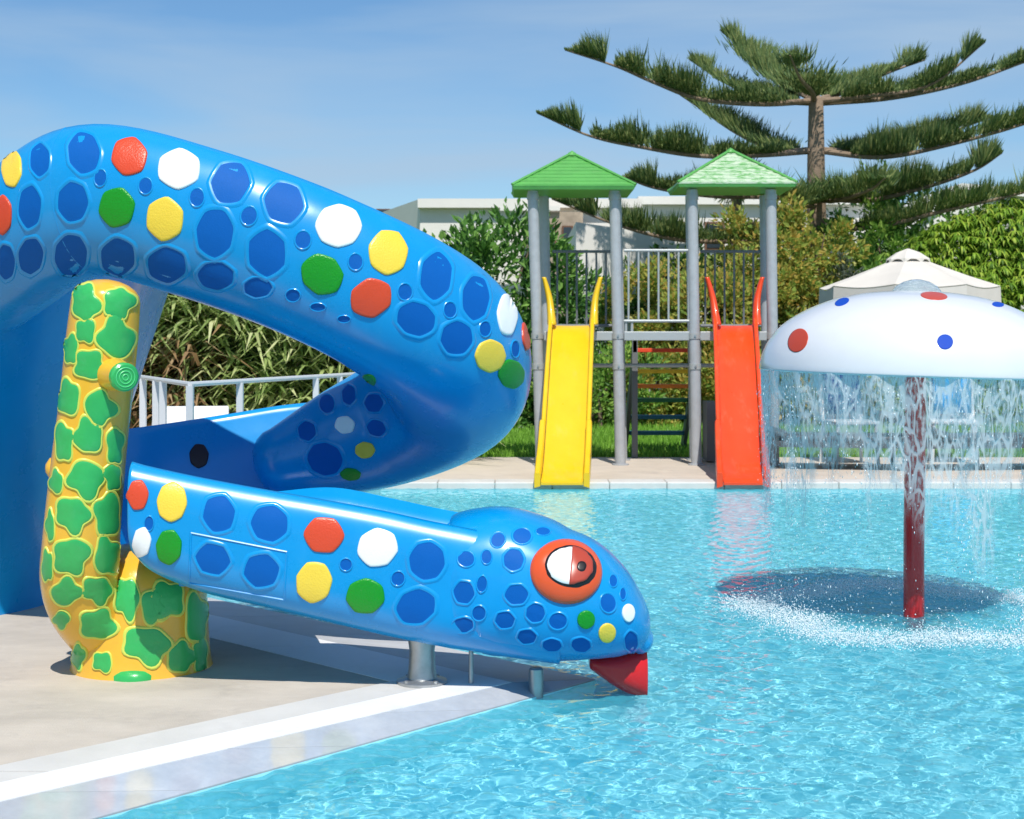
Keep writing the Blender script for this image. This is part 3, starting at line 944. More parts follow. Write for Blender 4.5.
    ms = N.new('ShaderNodeMixShader')
    L.new(al2.outputs[0], ms.inputs['Fac']); L.new(tr.outputs['BSDF'], ms.inputs[1]); L.new(mw.outputs['Shader'], ms.inputs[2])
    L.new(ms.outputs['Shader'], out.inputs['Surface'])
    return m
M_FILM = film_material()
CN, CR = 160, 26
cvv, cff, uvs = [], [], []
for i in range(CR + 1):
    z = CAPZ - 0.008 - (CAPZ + 0.03) * i / CR
    for k in range(CN + 1):
        a = 2 * math.pi * k / CN
        r = .682 + .012 * math.sin(7 * a + 1) * (i / CR) - .045 * (i / CR) ** .7 + .012 * math.sin(23 * a + 5 * z)
        r *= MK
        p = Vector((MUSH.x + r * math.cos(a), MUSH.y + r * math.sin(a), z))
        w = 1 - i / CR
        cvv.append(p.lerp(tilt(p), w)); uvs.append((a * .69, z))
for i in range(CR):
    for k in range(CN):
        cff.append([i*(CN+1)+k, i*(CN+1)+k+1, (i+1)*(CN+1)+k+1, (i+1)*(CN+1)+k])
curtain = obj('water_curtain', cvv, cff, M_FILM)
ul = curtain.data.uv_layers.new(name='UVMap')
li = np.zeros(len(curtain.data.loops), dtype=np.int32); curtain.data.loops.foreach_get('vertex_index', li)
ul.data.foreach_set('uv', np.array(uvs, dtype=np.float32)[li].ravel())
tag(curtain, 'clear curtain of water falling from the rim of the white mushroom cap', 'water curtain')

M_DROP = mat('water_drops', (0.84, 0.92, 0.95), 0.05, 0.8)
def blobs(C, sx, sz):
    """many small octahedra, numpy"""
    n = len(C)
    base = np.array([(1,0,0),(0,1,0),(-1,0,0),(0,-1,0),(0,0,1),(0,0,-1)], float)
    V = C[:, None, :] + base[None] * np.stack([sx, sx, sz], -1)[:, None, :]
    f = np.array([(0,1,4),(1,2,4),(2,3,4),(3,0,4),(1,0,5),(2,1,5),(3,2,5),(0,3,5)])
    Fq = (np.arange(n)[:, None, None] * 6 + f[None]).reshape(-1, 3)
    return V.reshape(-1, 3), Fq
n = 5000
ang = RNG.random(n) * 6.283
# streams gather at a number of places along the rim
cent_a = RNG.random(46) * 6.283
pick = RNG.integers(0, 46, n)
ang = np.where(RNG.random(n) < .7, cent_a[pick] + RNG.normal(0, .03, n), ang)
zz = 1.06 * (1 - RNG.random(n) ** 1.5 * .98)
rr = MK * (.64 + .045 * (zz / 1.1) + RNG.normal(0, .014, n))
C = np.stack([MUSH.x + rr * np.cos(ang), MUSH.y + rr * np.sin(ang), zz - .02], -1)
s = .0008 + .0016 * RNG.random(n) ** 2
V, Fq = blobs(C, s, s * (1.2 + 3.5 * RNG.random(n)))
o = npobj('falling_drops', V, Fq, M_DROP, None, True)
tag(o, 'drops falling around the mushroom fountain', 'water drops', kind='stuff')
# foam and spray where the water lands
n = 42000
ang = RNG.random(n) * 6.283
rr = MK * (.68 + RNG.normal(0, .085, n) + .06 * np.sin(5 * ang))
zz = WATER_Z + .008 + np.abs(RNG.normal(0, .024, n)) * np.where(RNG.random(n) < .12, 2.2, .8)
C = np.stack([MUSH.x + rr * np.cos(ang), MUSH.y + rr * np.sin(ang), zz], -1)
s = .0009 + .0038 * RNG.random(n) ** 2.6
V, Fq = blobs(C, s, s * .8)
M_FOAM = mat('foam', (0.86, 0.93, 0.95), 0.4, 0.5)
o = npobj('splash_foam', V, Fq, M_FOAM, None, True)
tag(o, 'white foam ring where water lands around the red pole', 'foam', kind='stuff')
# bubbling water on top of the cap
bt = MB()
top = tilt(Vector((MUSH.x, MUSH.y, CAPZ + .36)))
bt.lathe(top, [(.125, -.005), (.115, .02), (.095, .045), (.06, .066), (.025, .076), (.001, .078)], 28)
M_CLEAR = bpy.data.materials.new('clear_water'); M_CLEAR.use_nodes = True
b = M_CLEAR.node_tree.nodes['Principled BSDF']
b.inputs['Base Color'].default_value = (.75, .88, .93, 1); b.inputs['Roughness'].default_value = .05; b.inputs['IOR'].default_value = 1.33; b.inputs['Transmission Weight'].default_value = .75
nt = M_CLEAR.node_tree
nn = nt.nodes.new('ShaderNodeTexNoise'); nn.inputs['Scale'].default_value = 38; bb = nt.nodes.new('ShaderNodeBump'); bb.inputs['Strength'].default_value = .9; bb.inputs['Distance'].default_value = .02
tcn = nt.nodes.new('ShaderNodeTexCoord'); nt.links.new(tcn.outputs['Object'], nn.inputs['Vector'])
nt.links.new(nn.outputs['Fac'], bb.inputs['Height']); nt.links.new(bb.outputs['Normal'], b.inputs['Normal'])
o = bt.build('water_dome', M_CLEAR, None, smooth=True)
tag(o, 'small clear dome of water welling up on top of the mushroom', 'water')

# ------------------------------------------------------------------ play towers with two slides
TY = 15.0
tower = thing('play_tower', 'grey play tower with two green roofs, railings and coloured steps', 'play tower', (1.45, 15.4, 0))
M_POST = mat('post_grey', (0.40, 0.42, 0.44), 0.45, 0.5, var=0.08, vscale=14, metal=0.1)
M_RAIL = mat('rail_grey', (0.40, 0.42, 0.42), 0.45, 0.5, metal=0.2)
M_RAILD = mat('rail_dark', (0.16, 0.17, 0.18), 0.5, 0.4)
for xb, y, lean in ((.29, 15.0, .030), (1.085, 15.0, .022), (1.845, 15.0, .016), (2.62, 15.0, .012), (.385, 15.6, .020), (1.145, 15.6, .022), (1.90, 15.6, .016), (2.66, 15.6, .012)):
    m = MB().tube([(xb, y, 0), (xb - lean * 1.4, y, 1.4), (xb - lean * 2.76, y, 2.75)], .054, 22)
    m.build('post', M_POST, tower, smooth=True)
    MB().lathe((xb, y, 0), [(.085, 0), (.085, .012), (.062, .016)], 20, cap=True).build('post_shoe', M_POST, tower, smooth=True)
MB().box((.24, 15.02, 1.265), (1.10, 15.62, 1.30)).build('platform', M_POST, tower)
MB().box((1.86, 15.02, 1.265), (2.66, 15.62, 1.30)).build('platform', M_POST, tower)
MB().box((1.10, 15.02, 1.262), (1.86, 15.62, 1.296)).build('platform', M_POST, tower)
for x0, x1 in ((.32, 1.02), (1.12, 1.80), (1.88, 2.55)):
    MB().box((x0, 14.985, 1.245), (x1, 15.018, 1.335)).build('platform_beam', M_RAIL, tower, bevel=.006)
# light railing between the towers
for z in (2.145, 1.44):
    MB().tube([(1.12, 15.0, z), (1.80, 15.0, z)], .016, 10).build('rail', M_RAIL, tower, smooth=True)
for k in range(7):
    x = 1.165 + k * .1
    MB().tube([(x, 15.0, 1.44), (x, 15.0, 2.145)], .0105, 8).build('baluster', M_RAIL, tower, smooth=True)
for x in (1.14, 1.20):
    MB().tube([(x, 15.01, 1.30), (x, 15.01, 1.44)], .014, 8).build('rail_foot', M_RAIL, tower, smooth=True)
# dark railings behind the slides
for x0, x1 in ((.42, 1.13), (1.96, 2.66)):
    for z in (2.17, 1.40):
        MB().tube([(x0, 15.6, z), (x1, 15.6, z)], .015, 8).build('rail', M_RAILD, tower, smooth=True)
    for k in range(7):
        x = x0 + (k + .5) * (x1 - x0) / 7
        MB().tube([(x, 15.6, 1.40), (x, 15.6, 2.17)], .0105, 8).build('baluster', M_RAILD, tower, smooth=True)
MB().tube([(.38, 15.58, .985), (2.66, 15.58, .985)], .022, 10).build('cross_rail', M_RAIL, tower, smooth=True)
# steps down the back
steps = [(0.75, .07, .02), (.80, .55, .03), (.78, .22, .03), (.02, .16, .06), (.02, .15, .22), (.03, .16, .22), (.20, .22, .25)]
for i, c in enumerate(steps):
    y = 15.95 + .2 * i
    z = EYE - ((350, 371, 386, 400, 417, 433, 450)[i] - HY) / F * y
    MB().box((1.33, y, z - .025), (1.95, y + .17, z + .018)).build('step', mat('step_%d' % i, c, .55, .4, var=.1), tower, bevel=.006)
for x in (1.30, 1.97):
    MB().add([(x - .02, 15.86, 1.12), (x - .02, 15.86, 1.26), (x - .02, 17.42, .0), (x - .02, 17.15, .0), (x + .02, 15.86, 1.12), (x + .02, 15.86, 1.26), (x + .02, 17.42, .0), (x + .02, 17.15, .0)],
             [[0, 1, 2, 3], [4, 7, 6, 5], [0, 4, 5, 1], [1, 5, 6, 2], [2, 6, 7, 3], [3, 7, 4, 0]]).build('stringer', M_RAILD, tower)
    MB().box((x - .03, 15.86, 0), (x + .03, 15.93, 1.26)).build('stair_post', M_RAILD, tower)
# roofs
M_ROOF = mat('roof_green', (0.10, 0.36, 0.075), 0.4, 0.5, var=0.1, vscale=7)
def glint_roof():  # green roof with pale glints painted into the colour of its front slope
    m = mat('roof_green_glints', (0.10, 0.36, 0.075), 0.4, 0.5)
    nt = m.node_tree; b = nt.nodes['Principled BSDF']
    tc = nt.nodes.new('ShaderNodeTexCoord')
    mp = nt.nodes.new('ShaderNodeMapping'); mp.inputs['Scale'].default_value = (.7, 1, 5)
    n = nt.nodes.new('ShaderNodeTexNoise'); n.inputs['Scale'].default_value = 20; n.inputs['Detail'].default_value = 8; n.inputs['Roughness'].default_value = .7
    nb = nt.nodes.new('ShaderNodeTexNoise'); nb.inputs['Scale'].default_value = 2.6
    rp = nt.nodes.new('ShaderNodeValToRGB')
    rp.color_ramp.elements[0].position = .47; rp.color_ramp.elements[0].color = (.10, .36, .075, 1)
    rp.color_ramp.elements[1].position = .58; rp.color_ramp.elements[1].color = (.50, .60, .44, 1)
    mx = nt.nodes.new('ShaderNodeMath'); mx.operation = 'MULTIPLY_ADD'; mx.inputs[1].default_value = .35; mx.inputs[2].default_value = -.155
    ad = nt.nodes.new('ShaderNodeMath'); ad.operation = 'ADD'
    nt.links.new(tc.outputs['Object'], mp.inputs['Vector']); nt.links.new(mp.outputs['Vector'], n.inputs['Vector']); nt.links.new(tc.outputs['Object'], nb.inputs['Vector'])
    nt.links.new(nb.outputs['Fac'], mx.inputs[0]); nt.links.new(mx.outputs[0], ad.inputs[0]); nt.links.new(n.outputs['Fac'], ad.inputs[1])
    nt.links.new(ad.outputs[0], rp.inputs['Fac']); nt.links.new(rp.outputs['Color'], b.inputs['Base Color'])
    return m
M_ROOF_GLINT = glint_roof()
def roof(cx, cy, hx, hy, ze, za, mfront):
    root = MB()
    d = .035
    root.add([(cx - hx*.97, cy - hy*.97, ze - d), (cx + hx*.97, cy - hy*.97, ze - d), (cx + hx*.97, cy + hy*.97, ze - d), (cx - hx*.97, cy + hy*.97, ze - d),
              (cx - hx, cy - hy, ze), (cx + hx, cy - hy, ze), (cx + hx, cy + hy, ze), (cx - hx, cy + hy, ze)],
             [[0, 3, 2, 1], [0, 1, 5, 4], [1, 2, 6, 5], [2, 3, 7, 6], [3, 0, 4, 7]])
    fr = root.build('roof', M_ROOF, tower)
    for side in range(4):
        rot = Matrix.Rotation(side * math.pi / 2, 4, 'Z')
        a_, b_ = (hx, hy) if side % 2 == 0 else (hy, hx)
        nco = 9
        for k in range(nco):
            q0, q1 = k / nco, min((k + 1.12) / nco, 1)
            z0, z1 = ze + (za - ze) * q0, ze + (za - ze) * q1
            lift = .014
            v = [(-a_*(1-q0), -b_*(1-q0), z0 + lift), (a_*(1-q0), -b_*(1-q0), z0 + lift), (a_*(1-q1), -b_*(1-q1), z1 + .003), (-a_*(1-q1), -b_*(1-q1), z1 + .003),
                 (-a_*(1-q0), -b_*(1-q0), z0 - .004), (a_*(1-q0), -b_*(1-q0), z0 - .004), (a_*(1-q1), -b_*(1-q1), z1 - .012), (-a_*(1-q1), -b_*(1-q1), z1 - .012)]
            v = [rot @ Vector(p) + Vector((cx, cy, 0)) for p in v]
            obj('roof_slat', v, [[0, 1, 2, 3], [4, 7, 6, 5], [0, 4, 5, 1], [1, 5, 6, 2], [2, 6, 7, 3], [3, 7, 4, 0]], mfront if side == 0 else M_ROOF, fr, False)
        a = rot @ Vector((-a_, -b_, ze + .012)) + Vector((cx, cy, 0)); bpt = Vector((cx, cy, za + .02))
        MB().tube([a, bpt], .016, 6).build('hip_cap', M_ROOF, fr, smooth=True)
    MB().lathe((cx, cy, za), [(.05, -.01), (.04, .02), (.001, .045)], 8).build('finial', M_ROOF, fr, smooth=True)
roof(.612, 15.28, .612, .46, 2.775, 3.135, M_ROOF)
roof(2.228, 15.28, .59, .46, 2.80, 3.165, M_ROOF_GLINT)

for xb, lean in ((.29, .030), (1.085, .022), (1.845, .016), (2.62, .012)):
    for z in (1.29, .985, 2.68):
        MB().lathe((xb - lean * z, 15.0, z), [(.056, -.03), (.061, -.028), (.061, .028), (.056, .03)], 20).build('collar', M_RAIL, tower, smooth=True)
        MB().tube([(xb - lean * z, 14.945, z), (xb - lean * z, 14.93, z)], .011, 8).build('bolt', M_GALV, tower)
def slide(name, label, mtl, xt, xb, w):
    t = thing(name, label, 'slide', (xb, 13.1, 0), 'slides on the play tower')
    path = crom([(15.06, 1.41), (14.88, 1.375), (14.5, 1.09), (14.1, .745), (13.75, .44), (13.5, .235), (13.3, .12), (13.12, .055), (12.98, .03)], 4)
    nP = len(path)
    def cx(i):
        q = (15.06 - path[i][0]) / (15.06 - 12.98)
        return xt + (xb - xt) * q
    # bed
    v, f = [], []
    hw = w / 2
    prof = [(-hw + .045, .0), (-hw + .06, -.012), (0, -.016), (hw - .06, -.012), (hw - .045, 0), (hw - .045, -.035), (-hw + .045, -.035)]
    k = len(prof)
    for i in range(nP):
        for u, z in prof: v.append((cx(i) + u, path[i][0], path[i][1] + z))
    for i in range(nP - 1):
        for j in range(k): f.append([i*k+j, (i+1)*k+j, (i+1)*k+(j+1) % k, i*k+(j+1) % k])
    f.append(list(range(k))); f.append([(nP-1)*k+j for j in range(k)][::-1])
    b = obj('slide_bed', v, f, mtl, t, True); b.data.set_sharp_from_angle(angle=R(35)); fix_normals(b)
    # side walls
    for s in (-1, 1):
        v, f = [], []
        for i in range(nP):
            y = path[i][0]
            hh = .085 + (.055 if y < 13.72 else 0) - (.07 * max(0, (13.2 - y) / .22) if y < 13.2 else 0)
            out_ = .012 if y < 13.72 else 0
            x0, x1 = cx(i) + s * (hw - .04), cx(i) + s * (hw + out_)
            for xx, zz in ((x0, -.045), (x0, hh - .012), (x0 + s * .01, hh), (x1 - s * .008, hh), (x1, hh - .012), (x1, -.06)):
                v.append((xx, y, path[i][1] + zz))
        k = 6
        for i in range(nP - 1):
            for j in range(k): f.append([i*k+j, (i+1)*k+j, (i+1)*k+(j+1) % k, i*k+(j+1) % k])
        f.append(list(range(k))); f.append([(nP-1)*k+j for j in range(k)][::-1])
        o = obj('side_wall', v, f, mtl, t, True); o.data.set_sharp_from_angle(angle=R(35)); fix_normals(o)
        hx = xt + s * (hw - .02)
        pts = [(hx, 14.90, 1.40), (hx + s * .008, 14.98, 1.52), (hx + s * .022, 15.03, 1.66), (hx + s * .052, 15.05, 1.79), (hx + s * .078, 15.05, 1.88)]
        pts = [tuple(q) for q in crom(pts, 5)]
        v, f = [], []
        for i, p in enumerate(pts):
            q = i / (len(pts) - 1)
            ww, dd = .046 - .024 * q, .085 - .055 * q
            for a in range(10):
                an = 2 * math.pi * a / 10
                v.append((p[0] + ww * math.cos(an), p[1] + dd * math.sin(an), p[2]))
        for i in range(len(pts) - 1):
            for a in range(10): f.append([i*10+a, i*10+(a+1) % 10, (i+1)*10+(a+1) % 10, (i+1)*10+a])
        f.append(list(range(10))[::-1]); f.append([(len(pts)-1)*10+a for a in range(10)])
        obj('handle', v, f, mtl, t, True)
    # support under the bed
    sx = (xt + xb) / 2
    for s in (-1, 1):
        MB().tube([(sx + s * .12, 14.15, 0), (sx + s * .12, 14.15, .70)], .02, 8).build('support_leg', M_RAILD, t, smooth=True)
    return t
M_SY = mat('slide_yellow', (0.80, 0.50, 0.008), 0.3, 0.5, coat=0.2, var=.04, vscale=5)
M_SR = mat('slide_red', (0.80, 0.065, 0.010), 0.3, 0.5, coat=0.2, var=.05, vscale=5)
wear(M_SY, (.70, .52, .12), 9, .55, .8, .5, (1, .35, .35))
wear(M_SR, (.80, .22, .13), 9, .55, .8, .5, (1, .35, .35))
wear(M_POST, (.30, .31, .31), 12, .52, .75, .5)
slide('yellow_slide', 'yellow plastic slide running from the left tower into the pool', M_SY, .605, .432, .455)
slide('red_slide', 'red plastic slide running from the right tower into the pool', M_SR, 2.235, 2.005, .44)
o = MB().box((1.98, 15.25, .02), (2.09, 15.6, .62)).build('side_panel', M_RAILD, tower)

# ------------------------------------------------------------------ white fence and lounger at the left
M_FENCE = mat('fence_white', (0.58, 0.60, 0.62), 0.4, 0.5)
fence = thing('white_fence', 'white post and rail fence behind the snake slide', 'fence', (-2.25, 10.5, 0))
pts = [(-5.2, 13.6), (P(135, 375, 12.9).x, 12.9), (P(190, 383, 10.5).x, 10.5), (P(340, 374, 13.2).x, 13.2), (-1.25, 14.4)]
for i in range(len(pts) - 1):
    a, b = Vector((*pts[i], .94)), Vector((*pts[i + 1], .94))
    MB().tube([a, b], .018, 8).build('top_rail', M_FENCE, fence, smooth=True)
for px_, seg in ((143, 0), (156, 0), (163, 1), (190, 9), (240, 2), (316, 2), (352, 2)):
    if seg == 9:
        x, y = pts[2]
    else:
        a, b = (pts[1], pts[2]) if seg < 2 else (pts[2], pts[3])
        lo_t, hi_t = 0.0, 1.0
        for _ in range(40):
            t_ = (lo_t + hi_t) / 2
            x, y = a[0] + (b[0]-a[0])*t_, a[1] + (b[1]-a[1])*t_
            if CX + F * x / y < px_: lo_t = t_
            else: hi_t = t_
    MB().box((x - .024, y - .024, 0), (x + .024, y + .024, .93)).build('fence_post', M_FENCE, fence)

def lounger(loc, rz, label, frame_m, bed_m, back=30, group='sun loungers around the pool'):
    t = thing('sun_lounger', label, 'sun lounger', loc, group)
    rot = Matrix.Rotation(rz, 3, 'Z'); L = Vector(loc)
    def put(m): m.v = [rot @ p + L for p in m.v]; return m
    put(MB().box((-.32, -.9, .27), (.32, .35, .33))).build('bed', bed_m, t, bevel=.015)
    a = R(back)
    mb = MB().box((-.32, 0, 0), (.32, .68, .05))
    mb.v = [Vector((p.x, .36 + p.y * math.cos(a) - p.z * math.sin(a), .29 + p.y * math.sin(a) + p.z * math.cos(a))) for p in mb.v]
    put(mb).build('backrest', bed_m, t, bevel=.015)
    put(MB().box((-.35, -.92, .22), (-.32, .9, .28))).build('side_rail', frame_m, t)
    put(MB().box((.32, -.92, .22), (.35, .9, .28))).build('side_rail', frame_m, t)
    for x in (-.33, .33):
        for y in (-.8, .75):
            put(MB().box((x - .02, y - .02, 0), (x + .02, y + .02, .23))).build('leg', frame_m, t)
    return t
M_LW = mat('lounger_white', (.74, .74, .72), .5)
M_LD = mat('lounger_dark', (.06, .065, .07), .6)
lounger((-2.62, 12.1, .0), R(10), 'white sun lounger with raised back behind the white fence', M_LW, M_LW, 31)
# behind the water curtain
lounger((3.05, 14.7, 0), R(80), 'dark grey sun lounger on the deck, seen left of the red pole', M_LD, M_LD, 20)
lounger((4.55, 14.6, 0), R(96), 'dark grey sun lounger on the deck, seen right of the red pole', M_LD, M_LD, 20)
M_TOWEL = mat('towel_blue', (0.005, 0.28, 0.62), .85, .2, bump=.4, bscale=80)
M_TOWELD = mat('towel_navy', (0.01, 0.04, 0.16), .85, .2, bump=.4, bscale=80)
def chair(x, y, rz, label, towel):
    t = thing('pool_chair', label, 'chair', (x, y, 0), 'chairs behind the water curtain')
    rot = Matrix.Rotation(rz, 3, 'Z'); L = Vector((x, y, 0))
    def put(m): m.v = [rot @ p + L for p in m.v]; return m
    put(MB().box((-.23, -.22, .40), (.23, .22, .44))).build('seat', M_LW, t, bevel=.01)
    put(MB().add([(-.23, .19, .44), (.23, .19, .44), (.21, .30, .92), (-.21, .30, .92), (-.23, .23, .44), (.23, .23, .44), (.21, .34, .92), (-.21, .34, .92)],
        [[0, 1, 2, 3], [4, 7, 6, 5], [0, 4, 5, 1], [1, 5, 6, 2], [2, 6, 7, 3], [3, 7, 4, 0]])).build('backrest', M_LW, t)
    for sx in (-.2, .2):
        for sy in (-.19, .2):
            put(MB().tube([(sx * 1.1, sy * 1.1, 0), (sx, sy, .4)], .018, 8)).build('leg', M_LW, t)
    # towel hung over the backrest
    v, f = [], []
    prof = [(.12, .50), (.15, .66), (.20, .82), (.262, .935), (.30, .955), (.36, .935), (.36, .8), (.345, .62)]
    nc = 12
    for i, (yy, z) in enumerate(prof):
        for k in range(nc + 1):
            u = -.19 + .38 * k / nc
            v.append(rot @ Vector((u, yy - .012 + .014 * math.sin(u * 30 + i), z + .006 * math.sin(u * 18))) + L)
    for i in range(len(prof) - 1):
        for k in range(nc): f.append([i*(nc+1)+k, i*(nc+1)+k+1, (i+1)*(nc+1)+k+1, (i+1)*(nc+1)+k])
    o = obj('towel', v, f, towel)
    so = o.modifiers.new('thick', 'SOLIDIFY'); so.thickness = .012
    return t, o
_, o = chair(3.42, 15.2, R(10), 'white pool chair seen left of the red pole through the water', M_TOWELD)
tag(o, 'navy towel over the pool chair left of the red pole', 'towel')
_, o = chair(4.50, 15.3, R(-12), 'white pool chair seen right of the red pole through the water', M_TOWEL)
tag(o, 'bright blue towel over the pool chair right of the red pole', 'towel')

# ------------------------------------------------------------------ parasol
par_c = Vector(((908 - CX) / F * 17.0, 17.0, 0))
par = thing('parasol', 'cream parasol with vented top behind the mushroom fountain', 'parasol', tuple(par_c))
M_CANVAS = mat('canvas_cream', (0.62, 0.58, 0.52), .85, .2, var=.05, vscale=3, bump=.2, bscale=90)
MB().tube([par_c, par_c + Vector((0, 0, 2.22))], .028, 14).build('pole', mat('parasol_pole', (.62, .60, .56), .5), par, smooth=True)
MB().lathe(par_c, [(.28, 0), (.28, .06), (.06, .08), (.05, .3), (.001, .3)], 24).build('base', M_STRIP, par, smooth=True)
NS = 8
def ring_pts(rad, z, sag=0.0, sub=6):
    out = []
    for k in range(NS):
        a0, a1 = 2*math.pi*(k + .5)/NS, 2*math.pi*(k + 1.5)/NS
        p0 = Vector((math.cos(a0)*rad, math.sin(a0)*rad, z)); p1 = Vector((math.cos(a1)*rad, math.sin(a1)*rad, z))
        for j in range(sub):
            q = j / sub
            p = p0.lerp(p1, q); p.z += sag * math.sin(math.pi * q)
            out.append(par_c + p)
    return out
def canopy(levels, name):
    v, f = [], []
    for rad, z, sag in levels: v += ring_pts(rad, z, sag)
    k = NS * 6
    for i in range(len(levels) - 1):
        for j in range(k): f.append([i*k+j, i*k+(j+1) % k, (i+1)*k+(j+1) % k, (i+1)*k+j])
    o = obj(name, v, f, M_CANVAS, par, False)
    so = o.modifiers.new('thick', 'SOLIDIFY'); so.thickness = .006
    return o
canopy([(.02, 2.10 + .12, 0), (.3, 2.10, -.01), (.65, 1.965, -.02), (.98, 1.85, -.03), (1.0, 1.845, -.03)], 'canopy')
canopy([(.995, 1.838, -.03), (1.005, 1.64, .02)], 'valance')
canopy([(.01, 2.28, 0), (.13, 2.235, -.005), (.235, 2.165, -.01), (.242, 2.115, .045)], 'vent_cap')
for k in range(NS):
    a = 2*math.pi*(k + .5)/NS
    d = Vector((math.cos(a), math.sin(a), 0))
    MB().tube([par_c + Vector((0, 0, 2.18)), par_c + d * .97 + Vector((0, 0, 1.83))], .009, 6).build('rib', M_LW, par)

# ------------------------------------------------------------------ white buildings
M_WALL = mat('white_render', (0.78, 0.755, 0.70), .9, .2, var=.04, vscale=1.2, bump=.1, bscale=20)
M_STONE = mat('stone_wall', (0.42, 0.34, 0.26), .9, .2, var=.3, vscale=3.5, bump=.8, bscale=7)
M_WIN = mat('window_glass', (.03, .04, .05), .1, .6)
M_SHADE = mat('brown_frame', (.16, .075, .04), .6)
def px_box(m, x0, x1, ytop, Y0, Y1, name, parent, zb=0.0):
    a, b = P(x0, ytop, Y0), P(x1, ytop, Y0)
    return MB().box((a.x, Y0, zb), (b.x, Y1, a.z)).build(name, m, parent)
h1 = thing('white_building', 'flat roofed white building with stone wall behind the left green roof', 'building', (-.7, 33, 0))
px_box(M_WALL, 420, 640, 202, 32, 38, 'wall', h1)
MB().prism([(P(420, 0, 32).x, 32.0), (P(420, 0, 32).x, 38.0), (P(376, 0, 36).x, 38.0), (P(376, 0, 36).x, 36.0)][::-1], 0, P(0, 203, 33).z).build('side_wall', M_WALL, h1)
MB().box((P(418, 0, 31.9).x, 31.8, P(0, 208, 31.9).z), (P(642, 0, 31.9).x, 38.2, P(0, 199, 31.9).z)).build('parapet', M_WALL, h1)
px_box(M_STONE, 527, 583, 212, 31.0, 31.9, 'stone_wall', h1)
px_box(M_WALL, 500, 560, 206, 30.9, 30.99, 'awning', h1, zb=P(0, 211, 31).z)
for k in range(2):
    w = MB().box((P(545 + k * 17, 0, 30.95).x, 30.93, P(0, 250, 31).z), (P(556 + k * 17, 0, 30.95).x, 30.98, P(0, 226, 31).z)).build('window', M_SHADE, h1)
    MB().box((P(546.5 + k * 17, 0, 30.95).x, 30.915, P(0, 249, 31).z), (P(554.5 + k * 17, 0, 30.95).x, 30.925, P(0, 227.5, 31).z)).build('pane', M_WIN, w)
w = MB().box((P(378, 0, 35.9).x, 35.4, P(0, 219, 36).z), (P(392, 0, 35.9).x, 35.46, P(0, 211, 36).z)).build('window', M_SHADE, h1)
MB().box((P(379.5, 0, 35.9).x, 35.385, P(0, 218, 36).z), (P(390.5, 0, 35.9).x, 35.395, P(0, 212, 36).z)).build('pane', M_WIN, w)

h2 = thing('white_annex', 'low white rendered wall building behind the yellow slide', 'building', (1.5, 27, 0))
MB().add([(P(576, 0, 26).x, 26, 0), (P(700, 0, 26).x, 26, 0), (P(700, 0, 26).x, 30, 0), (P(576, 0, 26).x, 30, 0),
          (P(576, 0, 26).x, 26, P(0, 222, 26).z), (P(700, 0, 26).x, 26, P(0, 240, 26).z), (P(700, 0, 26).x, 30, P(0, 240, 26).z), (P(576, 0, 26).x, 30, P(0, 222, 26).z)],
         [[0, 3, 2, 1], [4, 5, 6, 7], [0, 1, 5, 4], [1, 2, 6, 5], [2, 3, 7, 6], [3, 0, 4, 7]]).build('wall', M_WALL, h2)
MB().box((P(640, 0, 25.9).x, 25.94, P(0, 345, 26).z), (P(668, 0, 25.9).x, 25.98, P(0, 270, 26).z)).build('door', M_SHADE, h2)
h3 = thing('long_white_building', 'long low white building behind the trunk of the pine', 'building', (5, 36, 0))
px_box(M_WALL, 640, 872, 199, 36, 42, 'wall', h3)
MB().box((P(638, 0, 35.9).x, 35.8, P(0, 205, 36).z), (P(874, 0, 35.9).x, 42.2, P(0, 197, 36).z)).build('parapet', M_WALL, h3)
for k in range(5):
    w = MB().box((P(665 + k * 40, 0, 35.9).x, 35.93, P(0, 250, 36).z), (P(685 + k * 40, 0, 35.9).x, 35.98, P(0, 222, 36).z)).build('window', M_SHADE, h3)
    MB().box((P(667 + k * 40, 0, 35.9).x, 35.91, P(0, 248, 36).z), (P(683 + k * 40, 0, 35.9).x, 35.92, P(0, 224, 36).z)).build('pane', M_WIN, w)
h4 = thing('gabled_white_building', 'white building with sloping roof edge at the right', 'building', (12, 34, 0))
rp = [P(880, 232, 34), P(905, 226, 34), P(960, 186, 34), P(1024, 192, 34), P(1120, 200, 34)]
v = [(p.x, 34, 0) for p in rp] + [(p.x, 34, p.z) for p in rp] + [(p.x, 41, 0) for p in rp] + [(p.x, 41, p.z) for p in rp]
f = []
n_ = len(rp)
for i in range(n_ - 1):
    f += [[i, i+1, n_+i+1, n_+i], [2*n_+i+1, 2*n_+i, 3*n_+i, 3*n_+i+1], [n_+i, n_+i+1, 3*n_+i+1, 3*n_+i]]
f += [[0, n_, 3*n_, 2*n_], [n_-1, 3*n_-1, 4*n_-1, 2*n_-1]]
obj('wall', v, f, M_WALL, h4, False)
for i in range(n_ - 1):
    a, b = rp[i], rp[i + 1]
    MB().add([(a.x, 33.85, a.z - .12), (b.x, 33.85, b.z - .12), (b.x, 33.85, b.z + .05), (a.x, 33.85, a.z + .05), (a.x, 41.1, a.z - .12), (b.x, 41.1, b.z - .12), (b.x, 41.1, b.z + .05), (a.x, 41.1, a.z + .05)],
             [[0, 1, 2, 3], [4, 7, 6, 5], [0, 4, 5, 1], [1, 5, 6, 2], [2, 6, 7, 3], [3, 7, 4, 0]]).build('roof_edge', M_WALL, h4)
